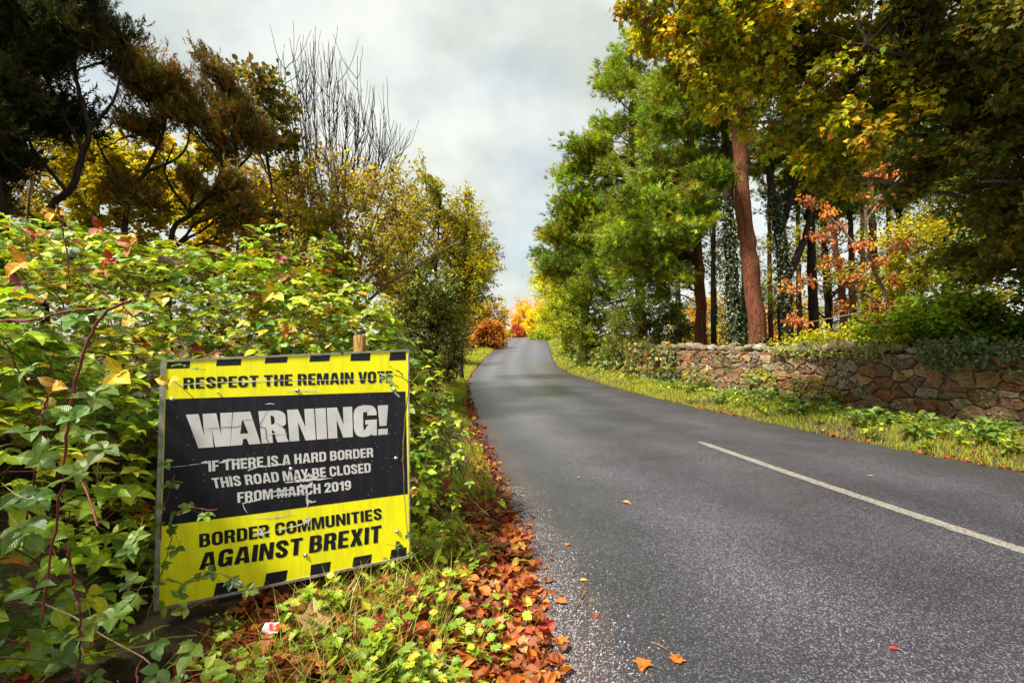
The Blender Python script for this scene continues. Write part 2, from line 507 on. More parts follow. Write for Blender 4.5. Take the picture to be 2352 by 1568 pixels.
def asphalt(name, paint=False):
    m, N, L, b = nodes_of(name)
    t = N.new("ShaderNodeTexCoord")
    v = N.new("ShaderNodeTexVoronoi"); v.inputs['Scale'].default_value = 150
    L.new(t.outputs['Object'], v.inputs['Vector'])
    sep = N.new("ShaderNodeSeparateColor"); L.new(v.outputs['Color'], sep.inputs[0])
    agg = ramp(N, L, sep.outputs[0], [(0, (.0045, .0042, .006)), (.5, (.012, .0112, .0155)), (.8, (.033, .0315, .040)), (1, (.115, .111, .13))])
    big = noise(N, L, .8, 6, .6)
    bigr = ramp(N, L, big.outputs['Fac'], [(.3, (.75, .75, .78)), (.7, (1.2, 1.18, 1.22))])
    col = mixrgb(N, L, 1.0, agg.outputs[0], bigr.outputs[0], 'MULTIPLY')
    u = attr(N, "luv"); sx = N.new("ShaderNodeSeparateXYZ"); L.new(u.outputs['Vector'], sx.inputs[0])
    track_sheen = ramp(N, L, sx.outputs[0], [(.0, (.8, .8, .8)), (.09, (.85, .85, .86)), (.2, (2.2, 2.15, 2.2)), (.33, (1.15, 1.12, 1.2)), (.44, (1.8, 1.76, 1.82)), (.58, (1.0, .98, 1.06)), (.73, (1.7, 1.64, 1.78)), (.88, (.95, .94, .98)), (1, (.75, .75, .75))])  # worn wheel tracks, lightened further to imitate sky sheen on the asphalt
    twn = noise(N, L, 1.1, 5, .6)
    twf = ramp(N, L, twn.outputs['Fac'], [(.3, (.45, .45, .45)), (.65, (1, 1, 1))])
    col = mixrgb(N, L, twf.outputs[0], col, mixrgb(N, L, 1.0, col, track_sheen.outputs[0], 'MULTIPLY'))
    cn = noise(N, L, 2.2, 3, .5)
    cv = N.new("ShaderNodeTexVoronoi"); cv.feature = 'DISTANCE_TO_EDGE'; cv.inputs['Scale'].default_value = .55
    cm = N.new("ShaderNodeVectorMath"); cm.operation = 'MULTIPLY_ADD'; L.new(cn.outputs['Color'], cm.inputs[0]); cm.inputs[1].default_value = (.7, .7, .7); L.new(t.outputs['Object'], cm.inputs[2])
    L.new(cm.outputs[0], cv.inputs['Vector'])
    ck = ramp(N, L, cv.outputs['Distance'], [(0, (.45, .45, .45)), (.006, (1, 1, 1))])
    ckm = ramp(N, L, noise(N, L, .35, 2).outputs['Fac'], [(.5, (0, 0, 0)), (.6, (.8, .8, .8))])
    col = mixrgb(N, L, ckm.outputs[0], col, mixrgb(N, L, 1.0, col, ck.outputs[0], 'MULTIPLY'))
    # brown dirt washed along the left edge
    dn = noise(N, L, 3.5, 6, .7)
    ad = N.new("ShaderNodeMath"); ad.operation = 'MULTIPLY_ADD'; L.new(dn.outputs['Fac'], ad.inputs[0]); ad.inputs[1].default_value = -.085; L.new(sx.outputs[0], ad.inputs[2])
    dirt = ramp(N, L, ad.outputs[0], [(-.0, (.7, .7, .7)), (.012, (0, 0, 0))])
    dc = mixrgb(N, L, .5, col, (.07, .04, .022))
    col = mixrgb(N, L, dirt.outputs[0], col, dc)
    if paint:
        pn = noise(N, L, 60, 8, .75)
        lon = N.new("ShaderNodeTexCoord")
        wear = ramp(N, L, pn.outputs['Fac'], [(.40, (.12, .12, .12)), (.56, (1, 1, 1))])
        pt = mixrgb(N, L, noise(N, L, 6, 5).outputs['Fac'], (.20, .18, .145), (.36, .33, .275))
        col = mixrgb(N, L, wear.outputs[0], col, pt)
    L.new(col, b.inputs['Base Color'])
    rr = ramp(N, L, big.outputs['Fac'], [(.3, (.42, .42, .42)), (.7, (.58, .58, .58))])
    L.new(rr.outputs[0], b.inputs['Roughness'])
    b.inputs['Specular IOR Level'].default_value = 1.0
    b.inputs['Coat Weight'].default_value = .0 if paint else .55
    b.inputs['Coat Roughness'].default_value = .48; b.inputs['Coat IOR'].default_value = 1.6
    wr = ramp(N, L, sx.outputs[0], [(.0, (.2, .2, .2)), (.16, (.95, .95, .95)), (.3, (.6, .6, .6)), (.42, (1, 1, 1)), (.58, (.5, .5, .5)), (.75, (.8, .8, .8)), (1, (.25, .25, .25))])
    if not paint: L.new(mixrgb(N, L, 1.0, wr.outputs[0], bigr.outputs[0], 'MULTIPLY'), b.inputs['Coat Weight'])
    bp = N.new("ShaderNodeBump"); bp.inputs['Strength'].default_value = .26; bp.inputs['Distance'].default_value = .005
    mh = N.new("ShaderNodeMath"); mh.operation = 'ADD'; L.new(sep.outputs[1], mh.inputs[0]); L.new(v.outputs['Distance'], mh.inputs[1])
    L.new(mh.outputs[0], bp.inputs['Height']); L.new(bp.outputs[0], b.inputs['Normal'])
    return m


tag(mb.build("road", asphalt("asphalt"), smooth=True), "damp dark grey asphalt country road bending away between hedges", "road", kind="structure")


def road_z(X, Y):
    t = np.clip((X - xl(Y)) / (xr(Y) - xl(Y)), 0, 1)
    return zr(Y) + .05 * (1 - (2 * t - 1) ** 2)


cl = smooth_line([(4.35, 1.0), (3.98, 2.1), (3.62, 3.3), (3.2, 5.1), (2.82, 7.1)], 160)
tw = np.linspace(0, 1, 160)
wid = (.066 + rng.normal(0, .003, 160)) * np.where(tw > .97, (1 - tw) / .03 * .6 + .4, 1)
nrm = unit(np.stack([np.gradient(cl[:, 1]), -np.gradient(cl[:, 0])], 1))
mb = MB()
a_ = cl + nrm * wid[:, None]; c_ = cl - nrm * (wid + rng.normal(0, .003, 160))[:, None]
V = np.stack([np.column_stack([q, road_z(q[:, 0], q[:, 1]) + .004]) for q in (a_, (a_ + c_) / 2, c_)], 1)
gi = np.arange(160 * 3).reshape(160, 3)
mb.add(V, quads=np.stack([gi[:-1, :-1], gi[:-1, 1:], gi[1:, 1:], gi[1:, :-1]], -1), uv=np.full((480, 2), .5))
tag(mb.build("road_marking", asphalt("worn_paint", True)), "worn white centre line painted on the road", "road marking", kind="structure")

# ------------------------------------------------------------------ warning sign
SA = A([1.1429911791, .4737327313, .0496350781]); SB = A([.0254740865, -.081993279, -1.216975009]); SO = A([-1.7763258795, 2.4014541978, 1.42006078])
SN = unit(np.cross(SB, SA)); SN = SN if SN[1] < 0 else -SN
HI = A([[.8387962173, .0241902298, -335.2471665457], [.0449790500, 1.0270216420, -867.7216890513], [-.1639328552, .030293798, 600.1049052959]])


def cuv(x, y):
    """sign coordinates (0..1) of a spot read off the sign close-up"""
    d = HI @ A([(380 + x * 700 / 1568) * 2352 / 2560, (820 + y * 700 / 1568) * 2352 / 2560, 1])
    return d[:2] / d[2]


def S(u, v, out=0.0):
    u, v = np.asarray(u, float)[..., None], np.asarray(v, float)[..., None]
    return SO + u * SA + v * SB + np.asarray(out, float)[..., None] * SN


sign = thing("warning_sign", "square yellow and black warning sign, scuffed, on a wooden post among the brambles", "sign", (-1.2, 2.72, float(ground(-1.2, 2.72))))


def quad_box(mb, uvq, z0, z1, col=(.5,) * 3):
    V = np.concatenate([S(A(uvq)[:, 0], A(uvq)[:, 1], z0), S(A(uvq)[:, 0], A(uvq)[:, 1], z1)])
    mb.add(V, quads=[(3, 2, 1, 0), (4, 5, 6, 7), (0, 1, 5, 4), (1, 2, 6, 5), (2, 3, 7, 6), (3, 0, 4, 7)], col=col)


def flat_poly(mb, outer, holes, fn, z):
    if outer[0] == 'strip':
        n = len(outer[1]); pts = np.concatenate([outer[1], outer[2]]); q = fn(pts[:, 0], pts[:, 1]); i = np.arange(n - 1)
        mb.add(S(q[0], q[1], z), quads=np.stack([i + n, i + n + 1, i + 1, i], 1))
        return
    loops = [outer] + list(holes)
    tess = tessellate_polygon([[Vector((p[0], p[1], 0)) for p in l] for l in loops])
    pts = A([p for l in loops for p in l], float)
    q = fn(pts[:, 0], pts[:, 1])
    T = A(tess)
    V = S(q[0], q[1], z)
    e1 = V[T[:, 1]] - V[T[:, 0]]; e2 = V[T[:, 2]] - V[T[:, 0]]
    fl = (np.cross(e1, e2) @ SN) < 0
    T[fl] = T[fl][:, ::-1]
    mb.add(V, tris=T)


ident = lambda x, y: (x, y)
def weathered(name, col, dirt, rough):
    m, N, L, b = nodes_of(name)
    t = N.new("ShaderNodeTexCoord"); mpn = N.new("ShaderNodeMapping"); mpn.inputs['Scale'].default_value = (9, 9, .8)
    L.new(t.outputs['Object'], mpn.inputs[0])
    st = ramp(N, L, noise(N, L, 3, 6, .65, mpn.outputs[0]).outputs['Fac'], [(.45, (0, 0, 0)), (.78, (.5, .5, .5))])
    c = mixrgb(N, L, st.outputs[0], col, dirt)
    bl = ramp(N, L, noise(N, L, 3.5, 7, .7).outputs['Fac'], [(.5, (0, 0, 0)), (.78, (.28, .28, .28))])
    c = mixrgb(N, L, bl.outputs[0], c, tuple(.6 * a + .4 * d for a, d in zip(col, dirt)))
    fn = ramp(N, L, noise(N, L, 160, 3, .6).outputs['Fac'], [(.3, (.93, .93, .93)), (.7, (1.05, 1.05, 1.05))])
    c = mixrgb(N, L, 1.0, c, fn.outputs[0], 'MULTIPLY')
    L.new(c, b.inputs['Base Color'])
    b.inputs['Specular IOR Level'].default_value = .28
    rn = ramp(N, L, noise(N, L, 5, 5).outputs['Fac'], [(.3, (rough - .08,) * 3), (.7, (rough + .15,) * 3)])
    L.new(rn.outputs[0], b.inputs['Roughness'])
    bp = N.new("ShaderNodeBump"); bp.inputs['Strength'].default_value = .25; bp.inputs['Distance'].default_value = .003
    L.new(noise(N, L, 7, 3).outputs['Fac'], bp.inputs['Height']); L.new(bp.outputs[0], b.inputs['Normal'])
    return m


M_YEL = weathered("sign_yellow", (.92, .86, .005), (.42, .40, .03), .52)
M_BLK = weathered("sign_black", (.008, .008, .013), (.035, .035, .036), .36)
M_WHT = plain("sign_white", (.60, .58, .58), .5, 0, 7, .18)
M_ALU = plain("aluminium", (.36, .34, .31), .5, .4, 25, .5)
M_SCREW = plain("screw_steel", (.45, .42, .38), .35, .9)
M_TORN = plain("torn_paper", (.62, .62, .64), .7, 0, 40, .3)
M_CRACK = plain("crack_dirt", (.12, .07, .05), .8)
mb = MB(); quad_box(mb, [(0, 0), (1, 0), (1, 1), (0, 1)], -.012, 0); mb.build("panel", M_YEL, sign)
mb = MB()
for q in ([(-.008, -.005), (1.004, -.005), (1.004, .002), (-.008, .002)], [(-.008, .996), (1.004, .996), (1.004, 1.007), (-.008, 1.007)],
          [(-.010, .0025), (.008, .0025), (.008, .9955), (-.010, .9955)], [(.9975, .0025), (1.004, .0025), (1.004, .9955), (.9975, .9955)]):
    quad_box(mb, q, -.016, .004)
mb.build("frame", M_ALU, sign)
bq = [cuv(80, 395), cuv(1419, 352), cuv(1433, 925), cuv(100, 1098)]
bq[0][0] = bq[3][0] = .0105
mb = MB(); mb.add(S(A(bq)[:, 0], A(bq)[:, 1], .0006), quads=[(3, 2, 1, 0)]); mb.build("black_band", M_BLK, sign)
bars = []
for q in ([(365, 165), (502, 155), (497, 205), (358, 210)], [(637, 150), (762, 143), (755, 190), (630, 195)], [(888, 140), (1000, 135), (992, 182), (880, 187)],
          [(1115, 136), (1225, 132), (1220, 180), (1110, 182)], [(1335, 134), (1422, 132), (1422, 177), (1327, 180)], [(85, 184), (215, 172), (209, 222), (78, 226)]):
    c = A([cuv(*p) for p in q]); c[:2, 1] = .0045; c[:, 0] = np.clip(c[:, 0], .0105, .996); bars.append(c)
for q in ([(640, 1370), (760, 1350), (750, 1402), (627, 1427)], [(890, 1322), (1002, 1303), (995, 1352), (885, 1372)], [(1130, 1280), (1232, 1262), (1225, 1312), (1120, 1332)],
          [(360, 1425), (490, 1400), (480, 1452), (345, 1480)], [(1340, 1238), (1425, 1222), (1425, 1270), (1332, 1290)]):
    c = A([cuv(*p) for p in q]); c[2:, 1] = .9955; c[:, 0] = np.clip(c[:, 0], .0105, .996); bars.append(c)
for c in bars:
    mb = MB(); mb.add(S(c[:, 0], c[:, 1], .0006), quads=[(3, 2, 1, 0)])
    mb.build("hazard_bar", M_BLK, sign)


# lettering: heavy condensed capitals drawn as outlines
def rr(x0, y0, x1, y1, r):
    """rounded box, radii tl, tr, br, bl, y up, clockwise from top left"""
    out = []
    for (cx, cy, rad, a0) in ((x0, y1, r[0], 180), (x1, y1, r[1], 90), (x1, y0, r[2], 0), (x0, y0, r[3], -90)):
        if rad <= 0: out.append((cx, cy)); continue
        ox = cx + (rad if cx == x0 else -rad); oy = cy + (-rad if cy == y1 else rad)
        for k in range(9):
            t = R(a0 - 90 * k / 8)
            out.append((ox + rad * math.cos(t), oy + rad * math.sin(t)))
    return out


def stroke(pts, t, n=40, sm=True):
    p = smooth_line([(x, y, 0) for x, y in pts], n)[:, :2] if sm else A(pts, float)
    d = unit(np.gradient(p, axis=0)); nn = np.stack([-d[:, 1], d[:, 0]], 1)
    return ('strip', p + nn * t / 2, p - nn * t / 2)


def glyph(ch, T=.2):
    H = .17; w = .56; r = .25; ri = .09
    if ch == 'I': return T, [([(0, 0), (T, 0), (T, 1), (0, 1)], [])]
    if ch == '!': return T + .02, [([(.04, .30), (T - .02, .30), (T + .02, 1), (0, 1)], []), ([(.01, 0), (T + .01, 0), (T + .01, .2), (.01, .2)], [])]
    if ch == 'H': return w, [([(0, 0), (T, 0), (T, .41), (w - T, .41), (w - T, 0), (w, 0), (w, 1), (w - T, 1), (w - T, .59), (T, .59), (T, 1), (0, 1)], [])]
    if ch == 'E': w = .47; return w, [([(0, 0), (w, 0), (w, H), (T, H), (T, .415), (w - .03, .415), (w - .03, .585), (T, .585), (T, 1 - H), (w, 1 - H), (w, 1), (0, 1)], [])]
    if ch == 'F': w = .46; return w, [([(0, 0), (T, 0), (T, .405), (w - .04, .405), (w - .04, .575), (T, .575), (T, 1 - H), (w, 1 - H), (w, 1), (0, 1)], [])]
    if ch == 'L': w = .46; return w, [([(0, 0), (w, 0), (w, H), (T, H), (T, 1), (0, 1)], [])]
    if ch == 'T': w = .52; c = w / 2; return w, [([(c - T / 2, 0), (c + T / 2, 0), (c + T / 2, 1 - H), (w, 1 - H), (w, 1), (0, 1), (0, 1 - H), (c - T / 2, 1 - H)], [])]
    if ch == 'N': w = .58; return w, [([(0, 0), (T * .9, 0), (T * .9, .60), (w - T * .98, 0), (w, 0), (w, 1), (w - T * .9, 1), (w - T * .9, .42), (T * .98, 1), (0, 1)], [])]
    if ch == 'M': w = .74; c = w / 2; return w, [([(0, 0), (T * .86, 0), (T * .86, .70), (c - T * .38, 0), (c + T * .38, 0), (w - T * .86, .70), (w - T * .86, 0), (w, 0), (w, 1), (w - T * 1.28, 1), (c, .36), (T * 1.28, 1), (0, 1)], [])]
    if ch == 'A': w = .62; c = w / 2; return w, [([(0, 0), (T * 1.02, 0), (T * 1.16, .18), (w - T * 1.16, .18), (w - T * 1.02, 0), (w, 0), (c + T * .72, 1), (c - T * .72, 1)], [[(c - .085, .34), (c, .78), (c + .085, .34)]])]
    if ch == 'V': w = .60; c = w / 2; return w, [([(c - T * .66, 0), (c + T * .66, 0), (w, 1), (w - T * 1.05, 1), (c, .27), (T * 1.05, 1), (0, 1)], [])]
    if ch == 'W': w = .88; return w, [([(.13, 0), (.13 + T * 1.25, 0), (.44, .60), (w - .13 - T * 1.25, 0), (w - .13, 0), (w, 1), (w - T, 1), (w - .13 - T * .62, .33), (.44 + T * .55, 1), (.44 - T * .55, 1), (.13 + T * .62, .33), (T, 1), (0, 1)], [])]
    if ch == 'Y': w = .60; c = w / 2; return w, [([(c - T / 2, 0), (c + T / 2, 0), (c + T / 2, .40), (w, 1), (w - T * 1.08, 1), (c, .60), (T * 1.08, 1), (0, 1), (c - T / 2, .40)], [])]
    if ch == 'X': w = .60; c = w / 2; return w, [([(0, 0), (T * 1.1, 0), (c, .30), (w - T * 1.1, 0), (w, 0), (c + T * .6, .51), (w - .01, 1), (w - T * 1.1, 1), (c, .72), (T * 1.1, 1), (.01, 1), (c - T * .6, .51)], [])]
    if ch == 'U':
        o = rr(0, 0, w, 1, (0, 0, r, r)); i = rr(T, H, w - T, 1.0, (0, 0, ri, ri))
        return w, [([(0, 1)] + [(T, 1)] + [p for p in reversed(i) if p[1] < .999] + [(w - T, 1), (w, 1)] + [p for p in o if p[1] < .999], [])]
    if ch in 'O0':
        w = .57 if ch == 'O' else .54
        return w, [(rr(0, -.012, w, 1.012, (r,) * 4), [rr(T, H, w - T, 1 - H, (ri,) * 4)])]
    if ch == 'D': return w, [(rr(0, 0, w, 1, (0, r, r, 0)), [rr(T, H, w - T, 1 - H, (0, ri, ri, 0))])]
    if ch == 'P': w = .54; return w, [([(0, 0), (T, 0), (T, .37)] + [p for p in rr(0, .37, w, 1, (0, .25, .25, 0)) if p[1] < .999 and p[0] > .1][::-1] + [p for p in rr(0, .37, w, 1, (0, .25, .25, 0)) if p[1] > .999][::-1], [rr(T, .37 + H * .95, w - T, 1 - H * .95, (0, .09, .09, 0))])]
    if ch == 'B':
        up = [p for p in rr(0, .47, w - .03, 1, (0, .2, .2, 0)) if p[0] > .2]
        lo = [p for p in rr(0, 0, w, .55, (0, .2, .24, 0)) if p[0] > .2]
        out = [(0, 0), (0, 1)] + [p for p in up if p[1] > .535] + [p for p in lo if p[1] < .49]
        return w, [(out, [rr(T, .585, w - .03 - T, 1 - H * .9, (0, .07, .07, 0)), rr(T, H * .9, w - T, .43, (0, .08, .08, 0))])]
    if ch == 'R':
        up = [p for p in rr(0, .42, w - .01, 1, (0, .2, .2, 0)) if p[0] > .2]
        out = [(0, 0), (0, 1)] + [p for p in up if p[1] > .53] + [(w - .10, .475), (w - .035, .39), (w - .02, .12), (w + .02, 0), (w - T * .98, 0), (w - T - .02, .15), (w - T - .03, .33), (w - T - .08, .40), (T, .40), (T, 0)]
        return w + .01, [(out, [rr(T, .56, w - .01 - T, 1 - H * .92, (0, .08, .08, 0))])]
    a, h = T / 2, H / 2
    if ch == 'C': return w, [(stroke([(w - a, .66), (w - a, .74), (w - a - .04, .88), (w / 2, 1 - h), (a + .04, .88), (a, .72), (a, .5), (a, .28), (a + .04, .12), (w / 2, h), (w - a - .04, .12), (w - a, .26), (w - a, .38)], T * .96, 70), [])]
    if ch == 'G': return w, [(stroke([(w - a, .68), (w - a, .76), (w - a - .04, .89), (w / 2, 1 - h), (a + .04, .88), (a, .72), (a, .5), (a, .28), (a + .04, .12), (w / 2 - .03, h), (w - a - .09, .13), (w - a - .015, .30)], T * .96, 70), []), ([(w - .115, 0), (w, 0), (w, .53), (w / 2 + .0, .53), (w / 2 + .0, .38), (w - T * .9, .38), (w - T * .9, .25), (w - .13, .13)], [])]
    if ch == 'S': w = .54; return w, [(stroke([(w - a, .67), (w - a - .005, .76), (w - a - .07, .89), (w / 2, 1 - h), (a + .05, .90), (a, .77), (a + .06, .63), (w / 2, .52), (w - a - .06, .41), (w - a, .26), (w - a - .05, .12), (w / 2, h), (a + .06, .12), (a + .005, .24), (a, .34)], T * .96, 80), [])]
    if ch == '2': w = .52; return w, [(stroke([(a, .64), (a, .74), (a + .05, .89), (w / 2, 1 - h), (w - a - .04, .89), (w - a, .74), (w - a - .03, .58), (w / 2, .36), (a + .07, .21), (a + .03, .09)], T * .96, 60), []), ([(.0, 0), (w, 0), (w, H), (.06, H), (0, .10)], [])]
    if ch == '1': w = .36; return w, [([(w - T, 0), (w, 0), (w, 1), (w - T * .75, 1), (w - T - .06, .87), (0, .83), (0, .68), (w - T, .68)], [])]
    if ch == '9': w = .53; return w, [(rr(0, .36, w, 1.012, (.25,) * 4), [rr(T, .36 + H * .95, w - T, 1 - H, (ri,) * 4)]), (stroke([(w - a, .62), (w - a, .40), (w - a - .02, .22), (w / 2, h), (a + .06, .11), (a, .26)], T * .94, 40), [])]
    raise ValueError(ch)


def text(mb, s, quad, T=.2, gap=.075, space=.24, z=.0012):
    """quad: crop corners TL, BL, TR, BR of the line's cap height box"""
    q = [cuv(*p) for p in quad]
    x, items = 0, []
    prev = ''
    for ch in s:
        if ch == ' ': x += space; prev = ''; continue
        x += {'WA': -.15, 'AV': -.1, 'AY': -.08, 'LY': -.05, 'VO': -.03, 'FR': 0}.get(prev + ch, 0); prev = ch
        w, polys = glyph(ch, T)
        items.append((x, polys)); x += w + gap
    tot = x - gap
    k = 0
    for x0, polys in items:
        for outer, holes in polys:
            def fn(px, py, x0=x0):
                s_ = (x0 + px) / tot; t_ = 1 - py
                c = [q[0][i] * (1 - s_) * (1 - t_) + q[1][i] * (1 - s_) * t_ + q[2][i] * s_ * (1 - t_) + q[3][i] * s_ * t_ for i in (0, 1)]
                return c
            flat_poly(mb, outer, holes, fn, z + .00008 * (k % 3)); k += 1


mb = MB(); text(mb, "WARNING!", [(190, 482), (222, 672), (1322, 428), (1322, 592)], .235, .025); mb.build("warning_lettering", M_WHT, sign)
for line_, quad_ in (("IF THERE IS A HARD BORDER", [(315, 741), (318, 801), (1238, 667), (1240, 718)]), ("THIS ROAD MAY BE CLOSED", [(332, 837), (345, 894), (1223, 751), (1226, 804)]), ("FROM MARCH 2019", [(477, 917), (480, 975), (1113, 849), (1116, 901)])):
    mb = MB(); text(mb, line_, quad_, .19); mb.build("message_lettering", M_WHT, sign)
mb = MB(); text(mb, "RESPECT THE REMAIN VOTE", [(176, 276), (176, 338), (1346, 237), (1346, 302)], .205); mb.build("heading_lettering", M_BLK, sign)
mb = MB()
text(mb, "BORDER COMMUNITIES", [(264, 1150), (265, 1226), (1285, 1004), (1288, 1066)], .2)
text(mb, "AGAINST BREXIT", [(276, 1256), (262, 1352), (1285, 1099), (1282, 1195)], .21)
mb.build("footer_lettering", M_BLK, sign)

# torn film, scratches and flaked specks on the face
mb = MB()


def jag(mb, pts, t, z=.0019, n=26, rag=.9):
    p = smooth_line([tuple(cuv(*q)) + (0,) for q in pts], n)[:, :2]
    d = unit(np.gradient(p, axis=0)); nn = np.stack([-d[:, 1], d[:, 0]], 1)
    prof = np.sin(np.linspace(0, math.pi, n)) ** .5
    w1 = t * prof * rng.uniform(1 - rag, 1, n); w2 = t * prof * rng.uniform(1 - rag, 1, n)
    a = p + nn * w1[:, None]; b = p - nn * w2[:, None]
    V = S(np.concatenate([a[:, 0], b[:, 0]]), np.concatenate([a[:, 1], b[:, 1]]), z)
    i = np.arange(n - 1)
    mb.add(V, quads=np.stack([i, i + 1, i + 1 + n, i + n], 1))


for pts, t in (([(80, 320), (400, 300), (800, 290), (1340, 284)], .0032), ([(740, 350), (850, 345), (950, 350)], .004), ([(1330, 310), (1350, 345), (1390, 385)], .008),
               ([(275, 752), (300, 748), (330, 744)], .007), ([(420, 728), (470, 735), (560, 730)], .004), ([(375, 752), (395, 748), (412, 747)], .007), ([(535, 795), (560, 785), (590, 775)], .006),
               ([(610, 775), (680, 765), (770, 757)], .007), ([(800, 850), (870, 845), (925, 835)], .012), ([(860, 830), (880, 820), (900, 830)], .014), ([(740, 862), (840, 852), (1020, 836)], .006),
               ([(640, 915), (720, 908), (800, 900)], .007), ([(670, 940), (740, 930), (880, 920)], .006), ([(830, 870), (860, 890), (900, 860)], .016), ([(866, 915), (868, 950), (872, 1000)], .008),
               ([(870, 960), (895, 970), (920, 965)], .006), ([(500, 980), (540, 970), (600, 960)], .006), ([(510, 975), (515, 1000), (535, 1035)], .0025), ([(575, 1060), (690, 1055), (800, 1035)], .004),
               ([(565, 1150), (610, 1148), (660, 1135)], .010), ([(600, 1115), (615, 1135), (620, 1165)], .010), ([(690, 1128), (800, 1105), (880, 1080)], .005), ([(850, 1085), (870, 1075), (888, 1065)], .014),
               ([(630, 425), (660, 420), (690, 424)], .003), ([(1100, 720), (1105, 722), (1110, 726)], .003), ([(100, 775), (180, 768), (300, 752)], .0016), ([(870, 1020), (875, 1080), (880, 1110)], .003),
               ([(640, 595), (680, 590), (760, 590)], .004)):
    jag(mb, pts, t, z=.0019 + rng.uniform(0, .0005))
    mb.build("torn_film", M_TORN, sign); mb = MB()
for i in range(150):
    x, y = rng.uniform(110, 1410), rng.uniform(380, 1000)
    if i > 70: x, y = rng.normal(1250, 120), rng.normal(560, 260)
    u, v = cuv(x, y)
    if not (.02 < u < .99 and .17 < v < .69): continue
    k = rng.integers(4, 7); a = np.sort(rng.uniform(0, 6.28, k)); r_ = rng.uniform(.0006, .0026, k)
    V = S(u + r_ * np.cos(a), v + r_ * np.sin(a), .0016 + .0002 * rng.random())
    mb.add(np.concatenate([S(u, v, .0017)[None], V]), tris=[(0, j + 1, (j + 1) % k + 1) for j in range(k)])
mb.build("paint_speck", M_TORN, sign)["kind"] = "stuff"
for pts, t in (([(655, 440), (625, 500), (604, 545), (635, 560), (640, 610), (655, 650), (630, 715)], .0022), ([(285, 562), (400, 553), (495, 545), (510, 515), (590, 510)], .0022), ([(690, 525), (740, 560), (745, 600)], .0012)):
    mb = MB(); jag(mb, pts, t, z=.0026, n=40, rag=.6)
    mb.build("crack", M_CRACK, sign)
for (x, y) in ((113, 397), (815, 347), (1357, 342), (88, 773), (778, 787), (1366, 726), (1373, 1135), (860, 1268), (372, 358)):
    u, v = cuv(x, y)
    rad = .0075 if (x, y) != (372, 358) else .004
    mb = MB()
    a = np.arange(12) / 12 * 2 * math.pi
    prof = [(1.25, .0032), (1.2, .0045), (.75, .0048), (.72, .0075), (.45, .0095), (.0, .010)]
    V = np.stack([S(u + rad * p * np.cos(a), v + rad * p * np.sin(a), h) for p, h in prof])
    gi = np.arange(72).reshape(6, 12)
    nx = np.roll(gi, -1, 1)
    mb.add(V, quads=np.stack([gi[:-1], nx[:-1], nx[1:], gi[1:]], -1).reshape(-1, 4), col=(.4,) * 3)
    mb.build("screw", M_SCREW, sign, smooth=True)
M_WOOD = bark_material("post_wood", 30, .5, .08, .8)
for u0 in (.775, .16):
    top = S(u0, -.085 if u0 > .5 else .15, -.062); bot = top.copy(); bot[2] = ground(top[0], top[1]) - .25
    mb = MB()
    ln = np.linspace(0, 1, 12)[:, None]
    p = bot * (1 - ln) + top * ln
    p = np.concatenate([p, [top + [0, 0, .004], top + [0, 0, .005]]])
    r_ = np.concatenate([np.full(11, .037), [.036, .031, .001]])
    tubes(mb, p, r_ + np.concatenate([rng.normal(0, .0006, 13), [0]]), 16, (.34, .20, .055))
    mb.build("post", M_WOOD, sign, smooth=True)
#__PART2__
# ------------------------------------------------------------------ dry stone wall
WY = [1.5, 3.5, 5, 6.8, 7.8, 9.2, 12.5, 16.5, 21]
WX = [10.6, 9.4, 8.75, 7.95, 7.6, 7.2, 6.3, 5.4, 4.75]
yy = np.linspace(1.5, 21, 400)
xx = np.convolve(np.pad(np.interp(yy, WY, WX), 20, mode='edge'), np.ones(41) / 41, 'valid')
ds = np.hypot(np.diff(xx), np.diff(yy)); sl = np.concatenate([[0], np.cumsum(ds)])
WLEN = sl[-1]


def wall_pt(s, z, out):
    """s along the wall, z up, out towards the road"""
    x = np.interp(s, sl, xx); y = np.interp(s, sl, yy)
    tx = np.gradient(xx, sl); ty = np.gradient(yy, sl)
    ax, ay = np.interp(s, sl, tx), np.interp(s, sl, ty)
    l = np.hypot(ax, ay)
    return np.stack(np.broadcast_arrays(x - ay / l * out, y + ax / l * out, z), -1)


WB, WT = -.15, 1.33


def clip(poly, p, n):
    out = []
    for i in range(len(poly)):
        a, b_ = poly[i], poly[(i + 1) % len(poly)]
        da, db = (a - p) @ n, (b_ - p) @ n
        if da <= 0: out.append(a)
        if da * db < 0: out.append(a + (b_ - a) * (da / (da - db)))
    return out


wall = thing("stone_wall", "rough brown rubble stone wall with upright coping stones, running beside the road", "wall", (7.2, 9.2, 0.1))
mb = MB()
pts = []
s_ = 0
while s_ < WLEN:                              # bigger stones towards the near end, as in the photograph
    near = np.interp(s_, [0, 4, 9, 20], [1.1, 1.02, .88, .74])
    w_ = rng.uniform(.26, .52) * near
    z = WB - .1
    while z < WT:
        h_ = rng.uniform(.15, .34) * near
        pts.append((s_ + w_ / 2 + rng.normal(0, .08), z + h_ / 2 + rng.normal(0, .02)))
        if rng.random() < .35: pts.append((s_ + rng.uniform(0, w_), z + h_ * rng.uniform(.6, 1.1)))
        z += h_
    s_ += w_
pts = A(pts); SX = .72
pp = pts * [SX, 1]
stone_pal = [(3, (.185, .10, .045)), (2, (.215, .135, .065)), (2.2, (.125, .08, .047)), (1.0, (.22, .16, .095)), (.5, (.27, .22, .15)), (.8, (.21, .09, .032))]
SCOL = palette(len(pp), stone_pal, .2)
